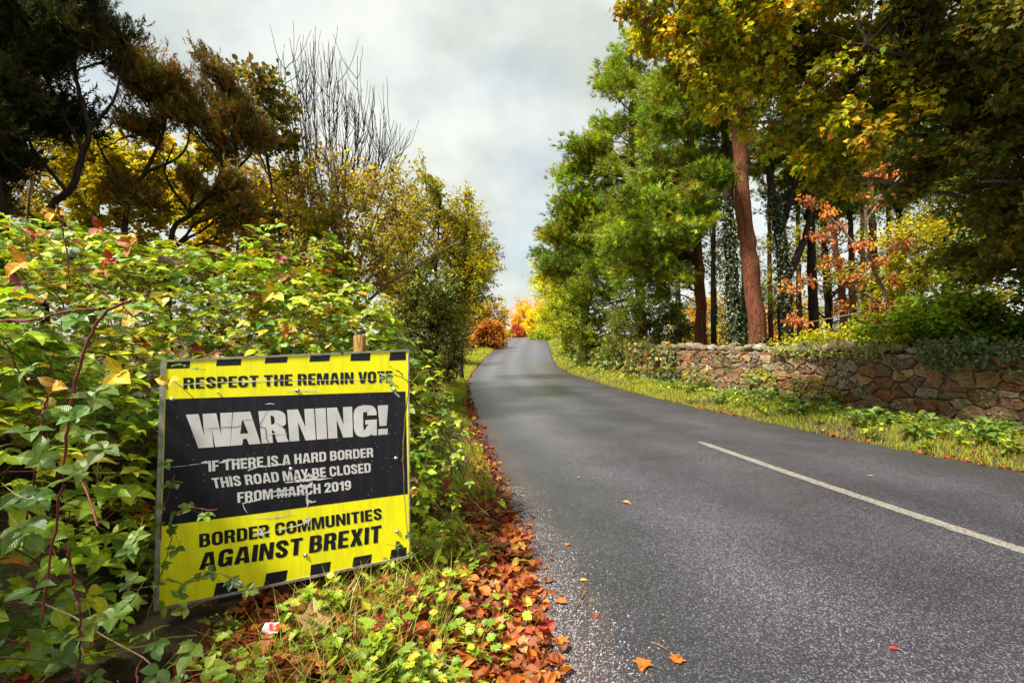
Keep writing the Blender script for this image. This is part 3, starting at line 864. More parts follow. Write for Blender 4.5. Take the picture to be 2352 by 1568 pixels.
for i, c in enumerate(pp):
    d = np.linalg.norm(pp - c, axis=1)
    nb = np.argsort(d)[1:18]
    cell = [c + A(q) * 1.0 for q in ((-.7, -.7), (.7, -.7), (.7, .7), (-.7, .7))]
    for j in nb:
        n_ = pp[j] - c
        cell = clip(cell, c + n_ * .5, n_)
        if len(cell) < 3: break
    for lim, n_ in (((0, WT), (0, 1)), ((0, WB), (0, -1)), ((0.0, 0), (-1, 0)), ((WLEN * SX, 0), (1, 0))):
        if len(cell) >= 3: cell = clip(cell, A(lim, float), A(n_, float))
    if len(cell) < 3: continue
    cell = A(cell)
    # resample outline, inset, round
    per = []
    for k in range(len(cell)):
        a_, b_ = cell[k], cell[(k + 1) % len(cell)]
        m_ = max(1, int(np.linalg.norm(b_ - a_) / .045))
        per += [a_ + (b_ - a_) * q / m_ for q in range(m_)]
    per = A(per)
    per = .88 * per + .06 * (np.roll(per, 1, 0) + np.roll(per, -1, 0)) + rng.normal(0, .009, per.shape)
    cen = per.mean(0)
    rad = np.linalg.norm(per - cen, axis=1, keepdims=True)
    prot = rng.uniform(.012, .055)
    rings = []
    for inset, out in ((.005, -.05), (.010, prot * .55), (.018, prot * .92), (.05, prot)):
        q = cen + (per - cen) * np.clip(1 - inset / rad, .1, 1) + rng.normal(0, .004, per.shape)
        o_ = out + rng.normal(0, .007, len(q)) * (out > 0)
        rings.append(wall_pt(q[:, 0] / SX, q[:, 1], o_))
    q = cen + (per - cen) * .5
    rings.append(wall_pt(q[:, 0] / SX, q[:, 1], prot + rng.normal(.006, .010, len(q))))
    V = np.concatenate(rings + [wall_pt(A([cen[0] / SX]), A([cen[1]]), A([prot + rng.normal(.008, .012)]))])
    m_ = len(per); gi = np.arange(5 * m_).reshape(5, m_); nx = np.roll(gi, -1, 1)
    Q = np.stack([gi[:-1], gi[1:], nx[1:], nx[:-1]], -1).reshape(-1, 4)
    T = [(5 * m_, nx[-1][k], gi[-1][k]) for k in range(m_)]
    mb.add(V, quads=Q, tris=T, col=SCOL[i])


def stone_material(name):
    m, N, L, b = nodes_of(name)
    c = attr(N).outputs['Color']
    n = noise(N, L, 9, 8, .68)
    r = ramp(N, L, n.outputs['Fac'], [(.28, (.5, .48, .46)), (.5, (1, 1, 1)), (.72, (1.4, 1.35, 1.25))])
    col = mixrgb(N, L, 1.0, c, r.outputs[0], 'MULTIPLY')
    n2 = noise(N, L, 26, 4, .6)
    r2 = ramp(N, L, n2.outputs['Fac'], [(.57, (0, 0, 0)), (.62, (1, 1, 1))])
    n3 = noise(N, L, 2.2, 3)
    r3 = ramp(N, L, n3.outputs['Fac'], [(.45, (0, 0, 0)), (.62, (1, 1, 1))])
    f = mixrgb(N, L, 1.0, r2.outputs[0], r3.outputs[0], 'MULTIPLY')
    col = mixrgb(N, L, f, col, (.42, .42, .33))               # lichen
    n4 = noise(N, L, 5, 5, .6)
    r4 = ramp(N, L, n4.outputs['Fac'], [(.55, (0, 0, 0)), (.68, (.75, .75, .75))])
    col = mixrgb(N, L, r4.outputs[0], col, (.10, .10, .018))      # moss
    L.new(col, b.inputs['Base Color'])
    b.inputs['Roughness'].default_value = .92
    b.inputs['Specular IOR Level'].default_value = .2
    bp = N.new("ShaderNodeBump"); bp.inputs['Strength'].default_value = .9; bp.inputs['Distance'].default_value = .02
    L.new(n.outputs['Fac'], bp.inputs['Height']); L.new(bp.outputs[0], b.inputs['Normal'])
    return m


M_STONE = stone_material("rubble_stone")
mb.build("masonry", M_STONE, wall)
mb = MB()                                    # mortar core
ss = np.linspace(0, WLEN, 80)
V = np.concatenate([wall_pt(ss, np.full(80, z), np.full(80, o)) for z, o in ((WB - .1, -.012), (WT - .004, -.012), (WT - .004, -.44), (WB - .1, -.44))])
gi = np.arange(320).reshape(4, 80)
mb.add(V, quads=np.concatenate([np.stack([gi[k, :-1], gi[(k + 1) % 4, :-1], gi[(k + 1) % 4, 1:], gi[k, 1:]], -1) for k in range(4)]), col=(.10, .085, .065))
mb.build("mortar", plain("mortar", (.085, .06, .04), .95, 0, 30, .5), wall)


def rock(size, seed, n=10):
    """an angular lump, size = (x, y, z) half extents"""
    r = np.random.default_rng(seed)
    u = np.linspace(0, 2 * math.pi, n, endpoint=False); v = np.linspace(-1, 1, 7)
    D = np.stack([np.stack([np.cos(u) * math.sqrt(max(0, 1 - (z * .98) ** 2)), np.sin(u) * math.sqrt(max(0, 1 - (z * .98) ** 2)), np.full(n, z)], -1) for z in v])
    f = 1 / np.abs(unit(D)).max(-1)
    for k in range(14):
        nn = unit(r.normal(size=3)); f = np.minimum(f, r.uniform(.70, 1.12) / np.maximum(D @ nn / np.linalg.norm(D, axis=-1), .05))
    f = np.minimum(f, 1.42)
    V = unit(D) * f[..., None] * A(size) + r.normal(0, .02, D.shape) * A(size)
    gi = np.arange(7 * n).reshape(7, n); nx = np.roll(gi, -1, 1)
    Q = np.stack([gi[:-1], nx[:-1], nx[1:], gi[1:]], -1).reshape(-1, 4)
    V = V.reshape(-1, 3)
    c0, c1 = V[:n].mean(0), V[-n:].mean(0)
    T = [(7 * n, nx[0][k], gi[0][k]) for k in range(n)] + [(7 * n + 1, gi[6][k], nx[6][k]) for k in range(n)]
    return np.concatenate([V, [c0, c1]]), Q, T


s_, k = 3.0, 0
while s_ < WLEN - .2:
    w_ = rng.uniform(.18, .36); h_ = rng.uniform(.08, .14) * (1.3 if rng.random() < .25 else 1)
    V, Q, T = rock((w_ / 2, .20, h_), 100 + k, 7)
    a_ = rng.normal(0, .22)
    V = V @ A([[math.cos(a_), 0, -math.sin(a_)], [0, 1, 0], [math.sin(a_), 0, math.cos(a_)]])
    W = wall_pt(s_ + w_ / 2 + V[:, 0], WT + h_ * .86 + V[:, 2], -.20 - V[:, 1])
    mb = MB(); mb.add(W, quads=Q, tris=T, col=palette(1, [(3, (.22, .17, .115)), (2, (.16, .11, .065)), (1, (.30, .26, .19))], .15)[0])
    mb.build("coping_stone", M_STONE, wall)
    s_ += w_ * rng.uniform(.98, 1.12); k += 1

# ------------------------------------------------------------------ trees and shrubs
BARK = dict(dark=(.035, .026, .018), brown=(.09, .055, .032), pine=(.15, .055, .026), pale=(.26, .19, .12), grey=(.12, .10, .08), red=(.16, .06, .05))


def crown_clumps(poly, Y, n, r, depth, seed=0):
    """clump centres filling an outline at distance Y, spread in depth"""
    poly = A(poly, float)
    lo, hi = poly.min(0), poly.max(0)
    out = []
    tries = 0
    sc = Y / 1082
    while len(out) < n and tries < n * 40:
        tries += 1
        q = rng.uniform(lo, hi)
        if not inside(poly, A([q[0]]), A([q[1]]))[0]: continue
        c = P(q[0], q[1], Y) + A([0, rng.uniform(-depth, depth), 0])
        if tries < n * 20 and any(np.linalg.norm(c - o[0]) < r * .75 for o in out): continue
        out.append((c, r * rng.uniform(.75, 1.2)))
    return out


def tree(name, label, cat, trunk, Y, r0, r1, clumps, leaf='small', size=.06, pal=None, nsub=10, nleaf=8, bark='brown', flat=.8, up=.45,
         group=None, twig=.010, droop=.2, spread=.5, mat=None, bmat=None, limb_r=.4, jit=.2, stems=None, upright=0.0, ivy=None, leaf_start=.25, twigcol=None, sides=9, stem_r=9.0, gain=1.5):
    tp = [P(a, b_, Y) for a, b_ in trunk]
    tp = A(tp)
    gz = float(ground(tp[0, 0], tp[0, 1]))
    base = tp[0].copy(); base[2] = gz
    if tp[0, 2] > gz + 1.2: tp = np.concatenate([[base - [0, 0, .15]], tp])
    else: tp[0, 2] = gz - .15
    line = smooth_line(tp, 34, r0 * .07)
    rad = np.linspace(r0, r1, 34) * (1 + .35 * np.exp(-np.arange(34) / 2.0)) * rng.uniform(.94, 1.06, 34)
    root = thing(name, label, cat, base, group)
    B, LF = MB(), MB()
    bc = A(BARK[bark]) if isinstance(bark, str) else A(bark)
    tubes(B, line, rad, sides, bc)
    extra = []
    if stems:
        for st in stems:
            sp = A([P(a, b_, Y + (rest[0] if rest else 0)) for a, b_, *rest in st])
            sp[0] = line[np.argmin(np.linalg.norm(line - sp[0], axis=1))]
            l2 = smooth_line(sp, 20, r0 * .05)
            sr = min(r0 * .55, stem_r)
            tubes(B, l2, np.linspace(sr, max(min(r1, sr) * .4, .008), 20), 7, bc)
            extra.append((l2, np.linspace(sr, min(r1, sr) * .4, 20)))
    allp = np.concatenate([line[6:]] + [e[0] for e in extra]); allr = np.concatenate([rad[6:]] + [e[1] for e in extra])
    pos, yd, ci = [], [], []
    tw_cols = bc if twigcol is None else A(BARK[twigcol]) if isinstance(twigcol, str) else A(twigcol)
    for k, (c, r) in enumerate(clumps):
        hd = np.hypot(allp[:, 0] - c[0], allp[:, 1] - c[1])
        cost = np.abs(allp[:, 2] - (c[2] - up * hd)) + .6 * hd + rng.uniform(0, .15, len(hd))
        i = int(np.argmin(cost))
        a_ = allp[i]; ln = np.linalg.norm(c - a_)
        mid = a_ * .5 + c * .5 + A([0, 0, .12 * ln]) * (1 if up > 0 else -1) + rng.normal(0, .07 * ln, 3)
        t = np.linspace(0, 1, 9)[:, None]
        limb = a_ * (1 - t) ** 2 + 2 * mid * t * (1 - t) + c * t ** 2 + rng.normal(0, .018 * ln, (9, 3)) * (t > 0)
        lr = min(allr[i] * limb_r * 1.6, max(limb_r * .05 * ln, twig * 1.6))
        tubes(B, limb, np.linspace(lr, twig * 1.2, 9), 6, bc)
        n = nsub
        st = limb[rng.integers(3, 9, n)]
        d = rdirs(n) * A([1, 1, flat]); d[:, 2] += upright
        en = c + d * r * rng.uniform(.35, 1, (n, 1)) ** .6
        tt_ = np.linspace(0, 1, 5)[None, :, None]
        L5 = st[:, None] * (1 - tt_) + en[:, None] * tt_ + rng.normal(0, .05 * r, (n, 5, 3)) * (tt_ > 0)
        L5[:, 1:4, 2] += .10 * r * (1 - droop)
        tubes(B, L5, np.broadcast_to(np.linspace(twig, twig * .35, 5), (n, 5)), 4, tw_cols)
        if nleaf:
            f = rng.uniform(leaf_start, 1.0, (n, nleaf))
            i0 = np.minimum((f * 4).astype(int), 3); ff = f * 4 - i0
            ar = np.arange(n)[:, None]
            p = L5[ar, i0] * (1 - ff[..., None]) + L5[ar, i0 + 1] * ff[..., None]
            dirs = unit(L5[:, -1] - L5[:, 0])[:, None] + rng.normal(0, spread, (n, nleaf, 3))
            dirs[..., 2] += -droop + upright
            p = p + rng.normal(0, size * .5, p.shape)
            pos.append(p.reshape(-1, 3)); yd.append(dirs.reshape(-1, 3)); ci.append(np.full(n * nleaf, k))
    B.build("trunk", bmat or M_BARK, root, smooth=True)
    if pos:
        pos, yd, ci = np.concatenate(pos), np.concatenate(yd), np.concatenate(ci)
        n = len(pos)
        col = palette(n, pal, jit) * A([gain, gain, 1 + (gain - 1) * .3])
        hue = np.exp(rng.normal(0, .16, (len(clumps), 1))) * np.exp(rng.normal(0, .06, (len(clumps), 3)))
        col = np.clip(col * hue[ci], 0, .85)
        zh = rng.normal(0, .55, (n, 3)) + A([0, 0, 1.0])
        leaves(LF, leaf, pos, yd, zh, size * rng.uniform(.6, 1.25, n), col)
        LF.build("crown", mat or M_LEAF, root)
    if ivy:                                     # ivy leaves wrapped round the trunk: (from, to, thickness, n)
        a0, a1, th, n = ivy
        m = (rng.uniform(a0, a1, n) * 33).astype(int)
        ang = rng.uniform(0, 6.283, n); rr_ = rad[m] + th * rng.uniform(0, 1, n) ** 1.5 * (1 + .6 * np.sin(m * 1.3) * np.sin(ang * 2))
        dr = np.stack([np.cos(ang), np.sin(ang), np.zeros(n)], 1)
        p = line[m] + dr * rr_[:, None] + rng.normal(0, .05, (n, 3)) * A([1, 1, 3])
        IV = MB()
        leaves(IV, 'ovate', p, dr * .5 + A([0, 0, -1]) + rng.normal(0, .4, (n, 3)), dr + A([0, 0, .3]), .085 * rng.uniform(.6, 1.3, n), palette(n, [(3, (.035, .065, .012)), (1, (.07, .11, .02)), (.6, (.10, .10, .02))], .25))
        IV.build("ivy", M_IVY, root)
    return root


M_IVY = leaf_material("ivy_leaf", .35, .15, False, .5)

# palettes
GORSE = [(4, (.020, .030, .009)), (2, (.035, .032, .010)), (1, (.05, .03, .012))]
GORSEB = [(4, (.12, .062, .016)), (2.4, (.10, .085, .014)), (1.6, (.065, .08, .014)), (2, (.19, .095, .018))]
YELHEDGE = [(4, (.34, .28, .014)), (3, (.25, .25, .014)), (2, (.40, .30, .016)), (1, (.19, .12, .02))]
ASPEN = [(3, (.055, .06, .014)), (2, (.10, .085, .018)), (1.5, (.13, .075, .02)), (1, (.17, .14, .02))]
ALDER = [(3, (.30, .22, .02)), (2.4, (.25, .25, .018)), (2.0, (.22, .11, .03)), (1.8, (.42, .32, .022)), (.8, (.09, .04, .018))]
HAZEL = [(4, (.30, .25, .014)), (3, (.23, .24, .014)), (2, (.17, .20, .014)), (1.2, (.30, .16, .015))]
HOLLY = [(3, (.11, .13, .03)), (2, (.17, .18, .05)), (2, (.20, .19, .02)), (1, (.05, .08, .018))]
PINE = [(3, (.13, .175, .008)), (2, (.18, .22, .010)), (1.2, (.17, .23, .035)), (1, (.21, .20, .010))]
PINED = [(3, (.055, .09, .008)), (2, (.085, .12, .010)), (1, (.13, .15, .012))]
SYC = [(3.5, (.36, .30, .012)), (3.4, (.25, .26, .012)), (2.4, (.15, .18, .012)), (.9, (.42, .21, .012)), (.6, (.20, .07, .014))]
SYCD = [(4, (.085, .095, .012)), (2, (.14, .12, .012)), (1, (.06, .08, .012)), (.8, (.16, .10, .012))]  # darker sycamore leaves, the canopy's own shade put into the colour
ORANGE = [(3, (.54, .24, .02)), (2.4, (.52, .32, .02)), (1, (.44, .14, .02)), (1.4, (.56, .38, .02))]
BEECH = [(3, (.33, .095, .018)), (2, (.24, .065, .016)), (1.5, (.40, .16, .02))]
YELB = [(4, (.40, .36, .014)), (3, (.32, .34, .016)), (1, (.24, .29, .02))]
BRIGHT = [(3, (.13, .22, .018)), (2, (.22, .27, .018)), (1.5, (.32, .28, .016)), (1, (.08, .15, .016))]
HAZY = [(3, (.38, .33, .012)), (3, (.26, .29, .014)), (2, (.18, .23, .014)), (1, (.42, .26, .012))]

CC = crown_clumps
# --- left of the road
tree("gorse_tree", "dark spiny tree with a bent forking trunk and black green crown, behind the brambles", "tree",
     [(105, 520), (165, 430), (190, 350), (205, 300), (185, 220), (165, 140)], 5.6, .042, .02,
     CC([(20, -60), (140, -60), (170, 20), (230, -10), (255, 60), (270, 110), (290, 140), (250, 165), (180, 155), (130, 195), (60, 130), (0, 90)], 5.6, 34, .23, .6)
     + CC([(30, 230), (110, 240), (120, 300), (60, 330)], 5.7, 4, .22, .3),
     'spine', .13, GORSE, 17, 22, 'dark', .9, .5, twig=.007, droop=-.5, spread=.7, upright=.35, stems=[[(205, 300), (260, 230), (285, 130)], [(150, 440), (70, 330), (40, 240)], [(190, 350), (120, 210), (90, 60)]], mat=M_NEEDLE)
tree("gorse_tree", "dark spiny tree whose black green crown fills the top corner over the brambles", "tree",
     [(10, 540), (-10, 400), (-40, 200), (-60, 60)], 5.2, .05, .02,
     CC([(-420, -180), (15, -90), (50, 60), (45, 200), (35, 330), (15, 440), (-420, 440)], 5.2, 55, .33, .8),
     'spine', .16, GORSE, 18, 26, 'dark', .9, .5, twig=.008, droop=-.5, spread=.7, mat=M_NEEDLE)
tree("gorse_tree", "rusty brown half dead spiny tree with two thin twisting trunks, behind the brambles", "tree",
     [(285, 560), (300, 440), (330, 400), (375, 300), (380, 210)], 6.3, .04, .015,
     CC([(330, 180), (380, 175), (415, 170), (440, 225), (450, 260), (430, 290), (390, 310), (310, 310), (290, 270)], 6.3, 17, .21, .6)
     + CC([(250, 400), (330, 390), (330, 470), (260, 470)], 6.3, 5, .22, .3),
     'spine', .12, GORSEB, 14, 16, 'dark', .9, .5, twig=.007, droop=-.4, spread=.7, upright=.3, stems=[[(300, 440), (240, 360), (215, 300)], [(330, 400), (420, 350), (440, 260)]], mat=M_NEEDLE)
tree("gorse_tree", "brown and olive spiny tree with a crooked leaning trunk, beside the rusty one", "tree",
     [(390, 560), (440, 490), (492, 430), (510, 370), (515, 300)], 6.6, .04, .015,
     CC([(495, 225), (535, 190), (560, 230), (590, 260), (600, 320), (550, 365), (500, 350), (450, 330), (470, 270)], 6.6, 19, .22, .6)
     + CC([(420, 420), (600, 420), (610, 520), (430, 520)], 6.5, 8, .22, .4),
     'spine', .12, GORSEB, 14, 16, 'dark', .9, .45, twig=.007, droop=-.4, spread=.7, upright=.3, stems=[[(440, 490), (380, 400), (400, 330)], [(492, 430), (570, 360), (590, 300)]], mat=M_NEEDLE)
for k, (poly, lab, nn) in enumerate(((([(60, 270), (180, 280), (300, 320), (340, 420), (340, 600), (40, 600)]), "yellowing hedge shrub seen under the dark spiny crown, behind its bent trunk", 34),
                                     (([(300, 320), (430, 330), (590, 360), (620, 480), (610, 640), (320, 640)]), "yellowing hedge shrub behind the rusty brown spiny tree", 38),
                                     (([(560, 400), (650, 360), (720, 420), (770, 560), (760, 720), (640, 740), (560, 640)]), "yellowing hedge shrub just above the end of the brambles, beside the bare twigs", 34))):
    cx = A(poly)[:, 0].mean()
    tree("hedge_shrub", lab, "shrub", [(cx, 700), (cx + 8, 560), (cx - 12, 420)], 8.6 + k * .3, .05, .015, CC(poly, 8.6 + k * .3, nn, .42, 1.0), 'round', .066, YELHEDGE, 16, 40, 'brown', 1.0, .5, group="yellowing shrubs of the hedge", twig=.006, spread=.8, limb_r=.3)
tree("bare_shrub", "tangle of pale leafless twigs at the edge of the dark spiny trees", "shrub", [(60, 560), (70, 420), (80, 300)], 7.4, .03, .01,
     CC([(-60, 180), (160, 200), (230, 330), (180, 450), (-60, 460)], 7.4, 18, .5, .5), 'small', .05, YELHEDGE, 22, 2, 'pale', 1, .6, twig=.006, limb_r=.25, upright=.4)
tree("aspen_sapling", "slender sapling with round dark leaves against the sky, left of the bare twigs", "tree", [(650, 640), (622, 420), (595, 250), (572, 120)], 8.4, .04, .012,
     CC([(545, 125), (610, 130), (655, 165), (670, 220), (680, 290), (670, 360), (610, 370), (570, 320), (530, 230), (520, 170)], 8.4, 28, .30, .7), 'round', .085, ASPEN, 9, 9, 'dark', 1, .7, twig=.005, spread=.8, limb_r=.25)
whips = [(725, 62), (664, 85), (650, 100), (690, 97), (745, 115), (780, 135), (822, 128), (860, 195), (882, 245), (905, 275), (928, 312), (640, 130), (702, 140), (792, 185), (762, 105), (735, 140), (842, 255), (712, 95), (770, 200), (680, 150), (890, 330), (668, 190), (815, 230), (800, 260)]
base = thing("bare_tree", "leafless tree of many upright whippy twigs rising above the hedge", "tree", (P(765, 760, 14)[0], 14, float(ground(P(765, 760, 14)[0], 14))))
B = MB()
t0 = smooth_line([A(base.location) - [0, 0, .15], P(765, 640, 14), P(768, 520, 14), P(770, 430, 14)], 16, .01)
tubes(B, t0, np.linspace(.16, .07, 16), 9, BARK['grey'])
for (x, y) in whips:
    Yd = 14 + rng.uniform(-1.2, 1.2)
    e = P(x, y, Yd)
    sx = 768 + (x - 768) * .5 + rng.normal(0, 8)
    lower = P(768 + (x - 768) * .86 + rng.normal(0, 7), y + (430 - y) * .62, Yd)
    w_ = smooth_line([t0[rng.integers(6, 15)], P(sx, 455 + rng.normal(0, 25), (14 + Yd) / 2), lower, e], 22, .016)
    tubes(B, w_, np.linspace(.030, .007, 22), 5, BARK['dark'])
    for k in range(20):
        i = rng.integers(7, 20)
        ln = rng.uniform(.35, 1.5)
        d = unit(A([rng.normal(0, .33), rng.normal(0, .3), 1.0]) + (w_[min(i + 2, 21)] - w_[i]) * .5)
        tw_ = smooth_line([w_[i], w_[i] + A([d[0] * 1.5, d[1] * 1.5, d[2]]) * ln * .4, w_[i] + d * ln], 7, .012)
        tubes(B, tw_, np.linspace(.011, .005, 7), 4, BARK['dark'])
B.build("trunk", M_BARK, base, smooth=True)
fan = [[(790, 740), (740, 560), (690, 440), (650, 360)], [(790, 740), (800, 560), (790, 440), (760, 330)], [(790, 740), (870, 600), (930, 520), (980, 470)], [(790, 740), (840, 560), (880, 440), (900, 360)], [(790, 740), (880, 660), (990, 590), (1060, 550)], [(790, 740), (700, 640), (640, 560)]]
tree("alder_tree", "many stemmed tree with thin brown and olive leaves and pale fanning stems, behind the sign", "tree", [(785, 800), (790, 740), (785, 560), (770, 420), (762, 340)], 9.6, .075, .015,
     CC([(610, 390), (690, 370), (790, 360), (860, 380), (915, 410), (930, 440), (920, 470), (980, 500), (970, 560), (900, 640), (780, 670), (680, 640), (600, 540)], 9.6, 92, .44, 1.3), 'round', .056, ALDER, 15, 9, 'pale', 1, .75, twig=.006, spread=.8, limb_r=.22, stems=fan, leaf_start=.1)
tree("hazel_shrub", "dense yellow olive roadside tree, tallest of the row beyond the many stemmed one", "tree", [(1000, 800), (1000, 640), (1010, 500)], 13.5, .09, .02,
     CC([(900, 470), (960, 435), (1020, 430), (1080, 462), (1095, 520), (1128, 570), (1120, 660), (1080, 735), (980, 760), (880, 720), (860, 560)], 13.5, 86, .62, 1.6), 'small', .085, HAZEL, 15, 24, 'dark', 1, .6, twig=.008, spread=.8, stems=[[(1000, 740), (950, 640), (930, 540)], [(1000, 740), (1060, 620), (1080, 540)]])
tree("hazel_shrub", "red brown and olive tree with sparse leaves, last of the left row", "tree", [(1060, 800), (1070, 690), (1090, 560)], 20, .10, .02,
     CC([(1060, 500), (1110, 520), (1140, 570), (1150, 610), (1128, 660), (1085, 690), (1060, 720), (1030, 700), (1030, 560)], 20, 44, .62, 1.6), 'small', .10, HAZEL + [(3, (.16, .06, .03))], 12, 17, 'dark', 1, .5, twig=.01, spread=.8)
tree("holly_tree", "grey green glossy leaved evergreen bush below the yellow olive tree", "shrub", [(985, 830), (985, 740), (990, 640)], 12, .05, .015,
     CC([(930, 610), (1000, 600), (1050, 640), (1050, 700), (1040, 790), (960, 820), (905, 740)], 12, 34, .42, .8), 'round', .075, HOLLY, 12, 16, 'dark', 1, .5, twig=.007, spread=.9, mat=M_IVY)
tree("thorn_bush", "dark thorny bush low at the roadside where the hedge meets the grass verge", "shrub", [(1030, 850), (1030, 790)], 17.5, .06, .02,
     CC([(975, 720), (1045, 700), (1055, 790), (1062, 870), (970, 885)], 17.5, 32, .5, 1.0), 'small', .09, [(3, (.06, .07, .015)), (2, (.10, .10, .015)), (1, (.12, .06, .02))], 13, 16, 'dark', 1, .3, twig=.008, spread=.9)
tree("thorn_bush", "dark thorny bush further along the verge, before the orange trees", "shrub", [(1050, 810), (1050, 770)], 30, .08, .02,
     CC([(1020, 720), (1075, 710), (1082, 780), (1088, 832), (1015, 836)], 30, 26, .7, 1.5), 'small', .13, [(3, (.09, .09, .015)), (2, (.14, .12, .015)), (1, (.12, .06, .02))], 12, 14, 'dark', 1, .3, twig=.012, spread=.9)
tree("shade_tree", "unseen hawthorn added beside the camera to shade the near corner of the bramble", "tree", [(-2600, 2200), (-2600, 600)], 1.0, .08, .05,
     [(A([rng.uniform(-4.6, -1.9), rng.uniform(-2.0, .35), rng.uniform(3.1, 4.4)]), .5) for _ in range(46)] + [(A([rng.uniform(-3.6, -1.5), rng.uniform(-1.8, .1), rng.uniform(2.5, 3.4)]), .42) for _ in range(26)], 'small', .06, [(1, (.08, .10, .015))], 14, 22, 'dark', .8, .4, twig=.006, spread=.8)  # out of view crown, added to shade the lower left corner
# --- beyond the bend
far = [("orange_tree", "bright orange autumn tree on the near side beyond the left hedge", [(1040, 700), (1090, 690), (1125, 700), (1150, 690), (1160, 725), (1165, 775), (1040, 780)], 66, ORANGE + HAZEL, 54, 1.2),
       ("orange_tree", "orange autumn tree standing straight ahead where the road disappears", [(1178, 720), (1195, 692), (1215, 690), (1230, 720), (1232, 775), (1175, 775)], 95, ORANGE, 30, 2.0),
       ("orange_tree", "orange autumn tree beside the yellow birches, past the crest of the road", [(1225, 705), (1250, 690), (1275, 710), (1290, 780), (1220, 780)], 84, ORANGE, 26, 2.0),
       ("yellow_tree", "small pointed yellow tree in front of the orange ones at the crest", [(1205, 760), (1212, 725), (1220, 712), (1232, 735), (1236, 772), (1205, 775)], 74, [(1, (.52, .40, .02)), (1, (.50, .30, .02))], 20, 1.0),
       ("copper_bush", "copper red bush at the left edge of the far bend", [(1070, 775), (1100, 752), (1135, 738), (1150, 752), (1158, 785), (1135, 800), (1075, 805)], 46, [(3, (.36, .14, .03)), (2, (.27, .09, .03)), (1.4, (.42, .24, .03))], 46, .5),
       ("copper_bush", "dark red bush at the far crest beyond the copper one", [(1170, 760), (1180, 745), (1198, 755), (1200, 778), (1168, 778)], 72, [(3, (.30, .06, .03)), (1, (.36, .12, .03))], 16, .9),
       ("field_bush", "green bush by the far verge under the yellow birches", [(1205, 772), (1240, 755), (1280, 748), (1320, 752), (1330, 790), (1240, 783)], 62, [(2, (.16, .22, .02)), (2, (.28, .28, .02)), (1, (.10, .14, .02))], 30, 1.2)]
for nm, lab, poly, Y, pal, nn, r in far:
    cx = A(poly)[:, 0].mean(); cyb = A(poly)[:, 1].max()
    tree(nm, lab, "bush" if "bush" in nm else "tree", [(cx, cyb), (cx, (cyb + A(poly)[:, 1].min()) / 2)], Y, .12, .03, CC(poly, Y, nn, r, r * 1.6), 'small', .16 + Y * .0022, pal, 14, 16, 'brown', 1, .4, twig=.015, spread=.9)
# --- right of the road
tree("yellow_birch", "bright yellow birch pair at the road's right edge, in front of the far pine", "tree", [(1300, 800), (1295, 700), (1300, 610)], 37, .12, .03,
     CC([(1212, 650), (1235, 595), (1262, 598), (1275, 625), (1300, 572), (1328, 562), (1355, 620), (1360, 700), (1310, 760), (1250, 745), (1215, 705)], 37, 60, .85, 1.8), 'small', .16, YELB, 17, 24, 'grey', 1, .5, gain=1.9, twig=.012, spread=.9)
tree("roadside_shrub", "rounded yellow green shrub leaning over the verge below the tall pine", "shrub", [(1350, 830), (1350, 720), (1370, 650)], 26, .10, .03,
     CC([(1270, 700), (1300, 640), (1360, 600), (1430, 620), (1470, 700), (1440, 830), (1340, 852), (1290, 830), (1275, 770)], 26, 66, .75, 1.6), 'small', .125, BRIGHT + [(2, (.26, .27, .016))], 15, 20, 'dark', 1, .4, twig=.010, spread=.9)
tree("roadside_shrub", "dark green leafy shrub at the foot of the pines, above the ivy", "shrub", [(1470, 830), (1480, 720)], 21, .09, .03,
     CC([(1420, 700), (1500, 650), (1580, 680), (1600, 790), (1530, 810), (1400, 830), (1380, 760)], 21, 46, .7, 1.4), 'small', .11, [(3, (.10, .13, .016)), (2, (.18, .19, .016)), (2, (.06, .09, .014))], 15, 18, 'dark', 1, .4, twig=.010, spread=.9)


def pine(label, trunk, Y, r0, r1, poly, nn, r, depth, pal, nsub=15, nleaf=9, size=.24, bark='pine', extra=None, **kw):
    return tree("pine_tree", label, "tree", trunk, Y, r0, r1, CC(poly, Y, nn, r, depth) + (extra or []), 'needle', size, pal, nsub, nleaf, bark, .42, .15, "pine trees behind the wall",
                twig=.012, droop=-.45, spread=.6, mat=M_NEEDLE, bmat=M_PINEBARK, limb_r=.35, jit=.34, **kw)


pine("distant pine rising behind the yellow birches, farthest of the pines", [(1345, 800), (1335, 620), (1325, 510)], 36, .25, .08,
     [(1225, 590), (1240, 555), (1285, 520), (1315, 490), (1400, 480), (1430, 600), (1320, 640), (1255, 640)], 40, 1.1, 2.2, PINED + [(1, (.16, .17, .02))], 14, 10, .38)
pine("tallest pine, its pointed top standing clear against the sky beside the road", [(1478, 830), (1466, 600), (1452, 350), (1450, 120)], 24, .30, .06,
     [(1438, 85), (1470, 110), (1500, 140), (1540, 170), (1560, 300), (1570, 440), (1560, 620), (1440, 640), (1345, 590), (1300, 520), (1310, 470), (1350, 420), (1345, 330), (1360, 230), (1392, 175), (1415, 130)], 92, .92, 2.2, PINE, 16, 9, .33,
     extra=CC([(1258, 350), (1300, 322), (1350, 320), (1360, 380), (1300, 440), (1262, 410)], 23.2, 7, .62, .6) + CC([(1280, 440), (1330, 420), (1340, 520), (1260, 560), (1240, 550)], 24, 9, .7, .8))
pine("straight red brown pine with pale green drooping boughs, left of the big trunk", [(1615, 810), (1606, 640), (1592, 430), (1578, 200), (1570, 60)], 17.6, .22, .08,
     [(1500, 120), (1640, 120), (1680, 280), (1670, 420), (1590, 480), (1580, 640), (1500, 690), (1420, 650), (1370, 580), (1400, 460), (1470, 360)], 80, .74, 1.8, PINE + [(1.6, (.17, .24, .075))], 16, 11, .26)
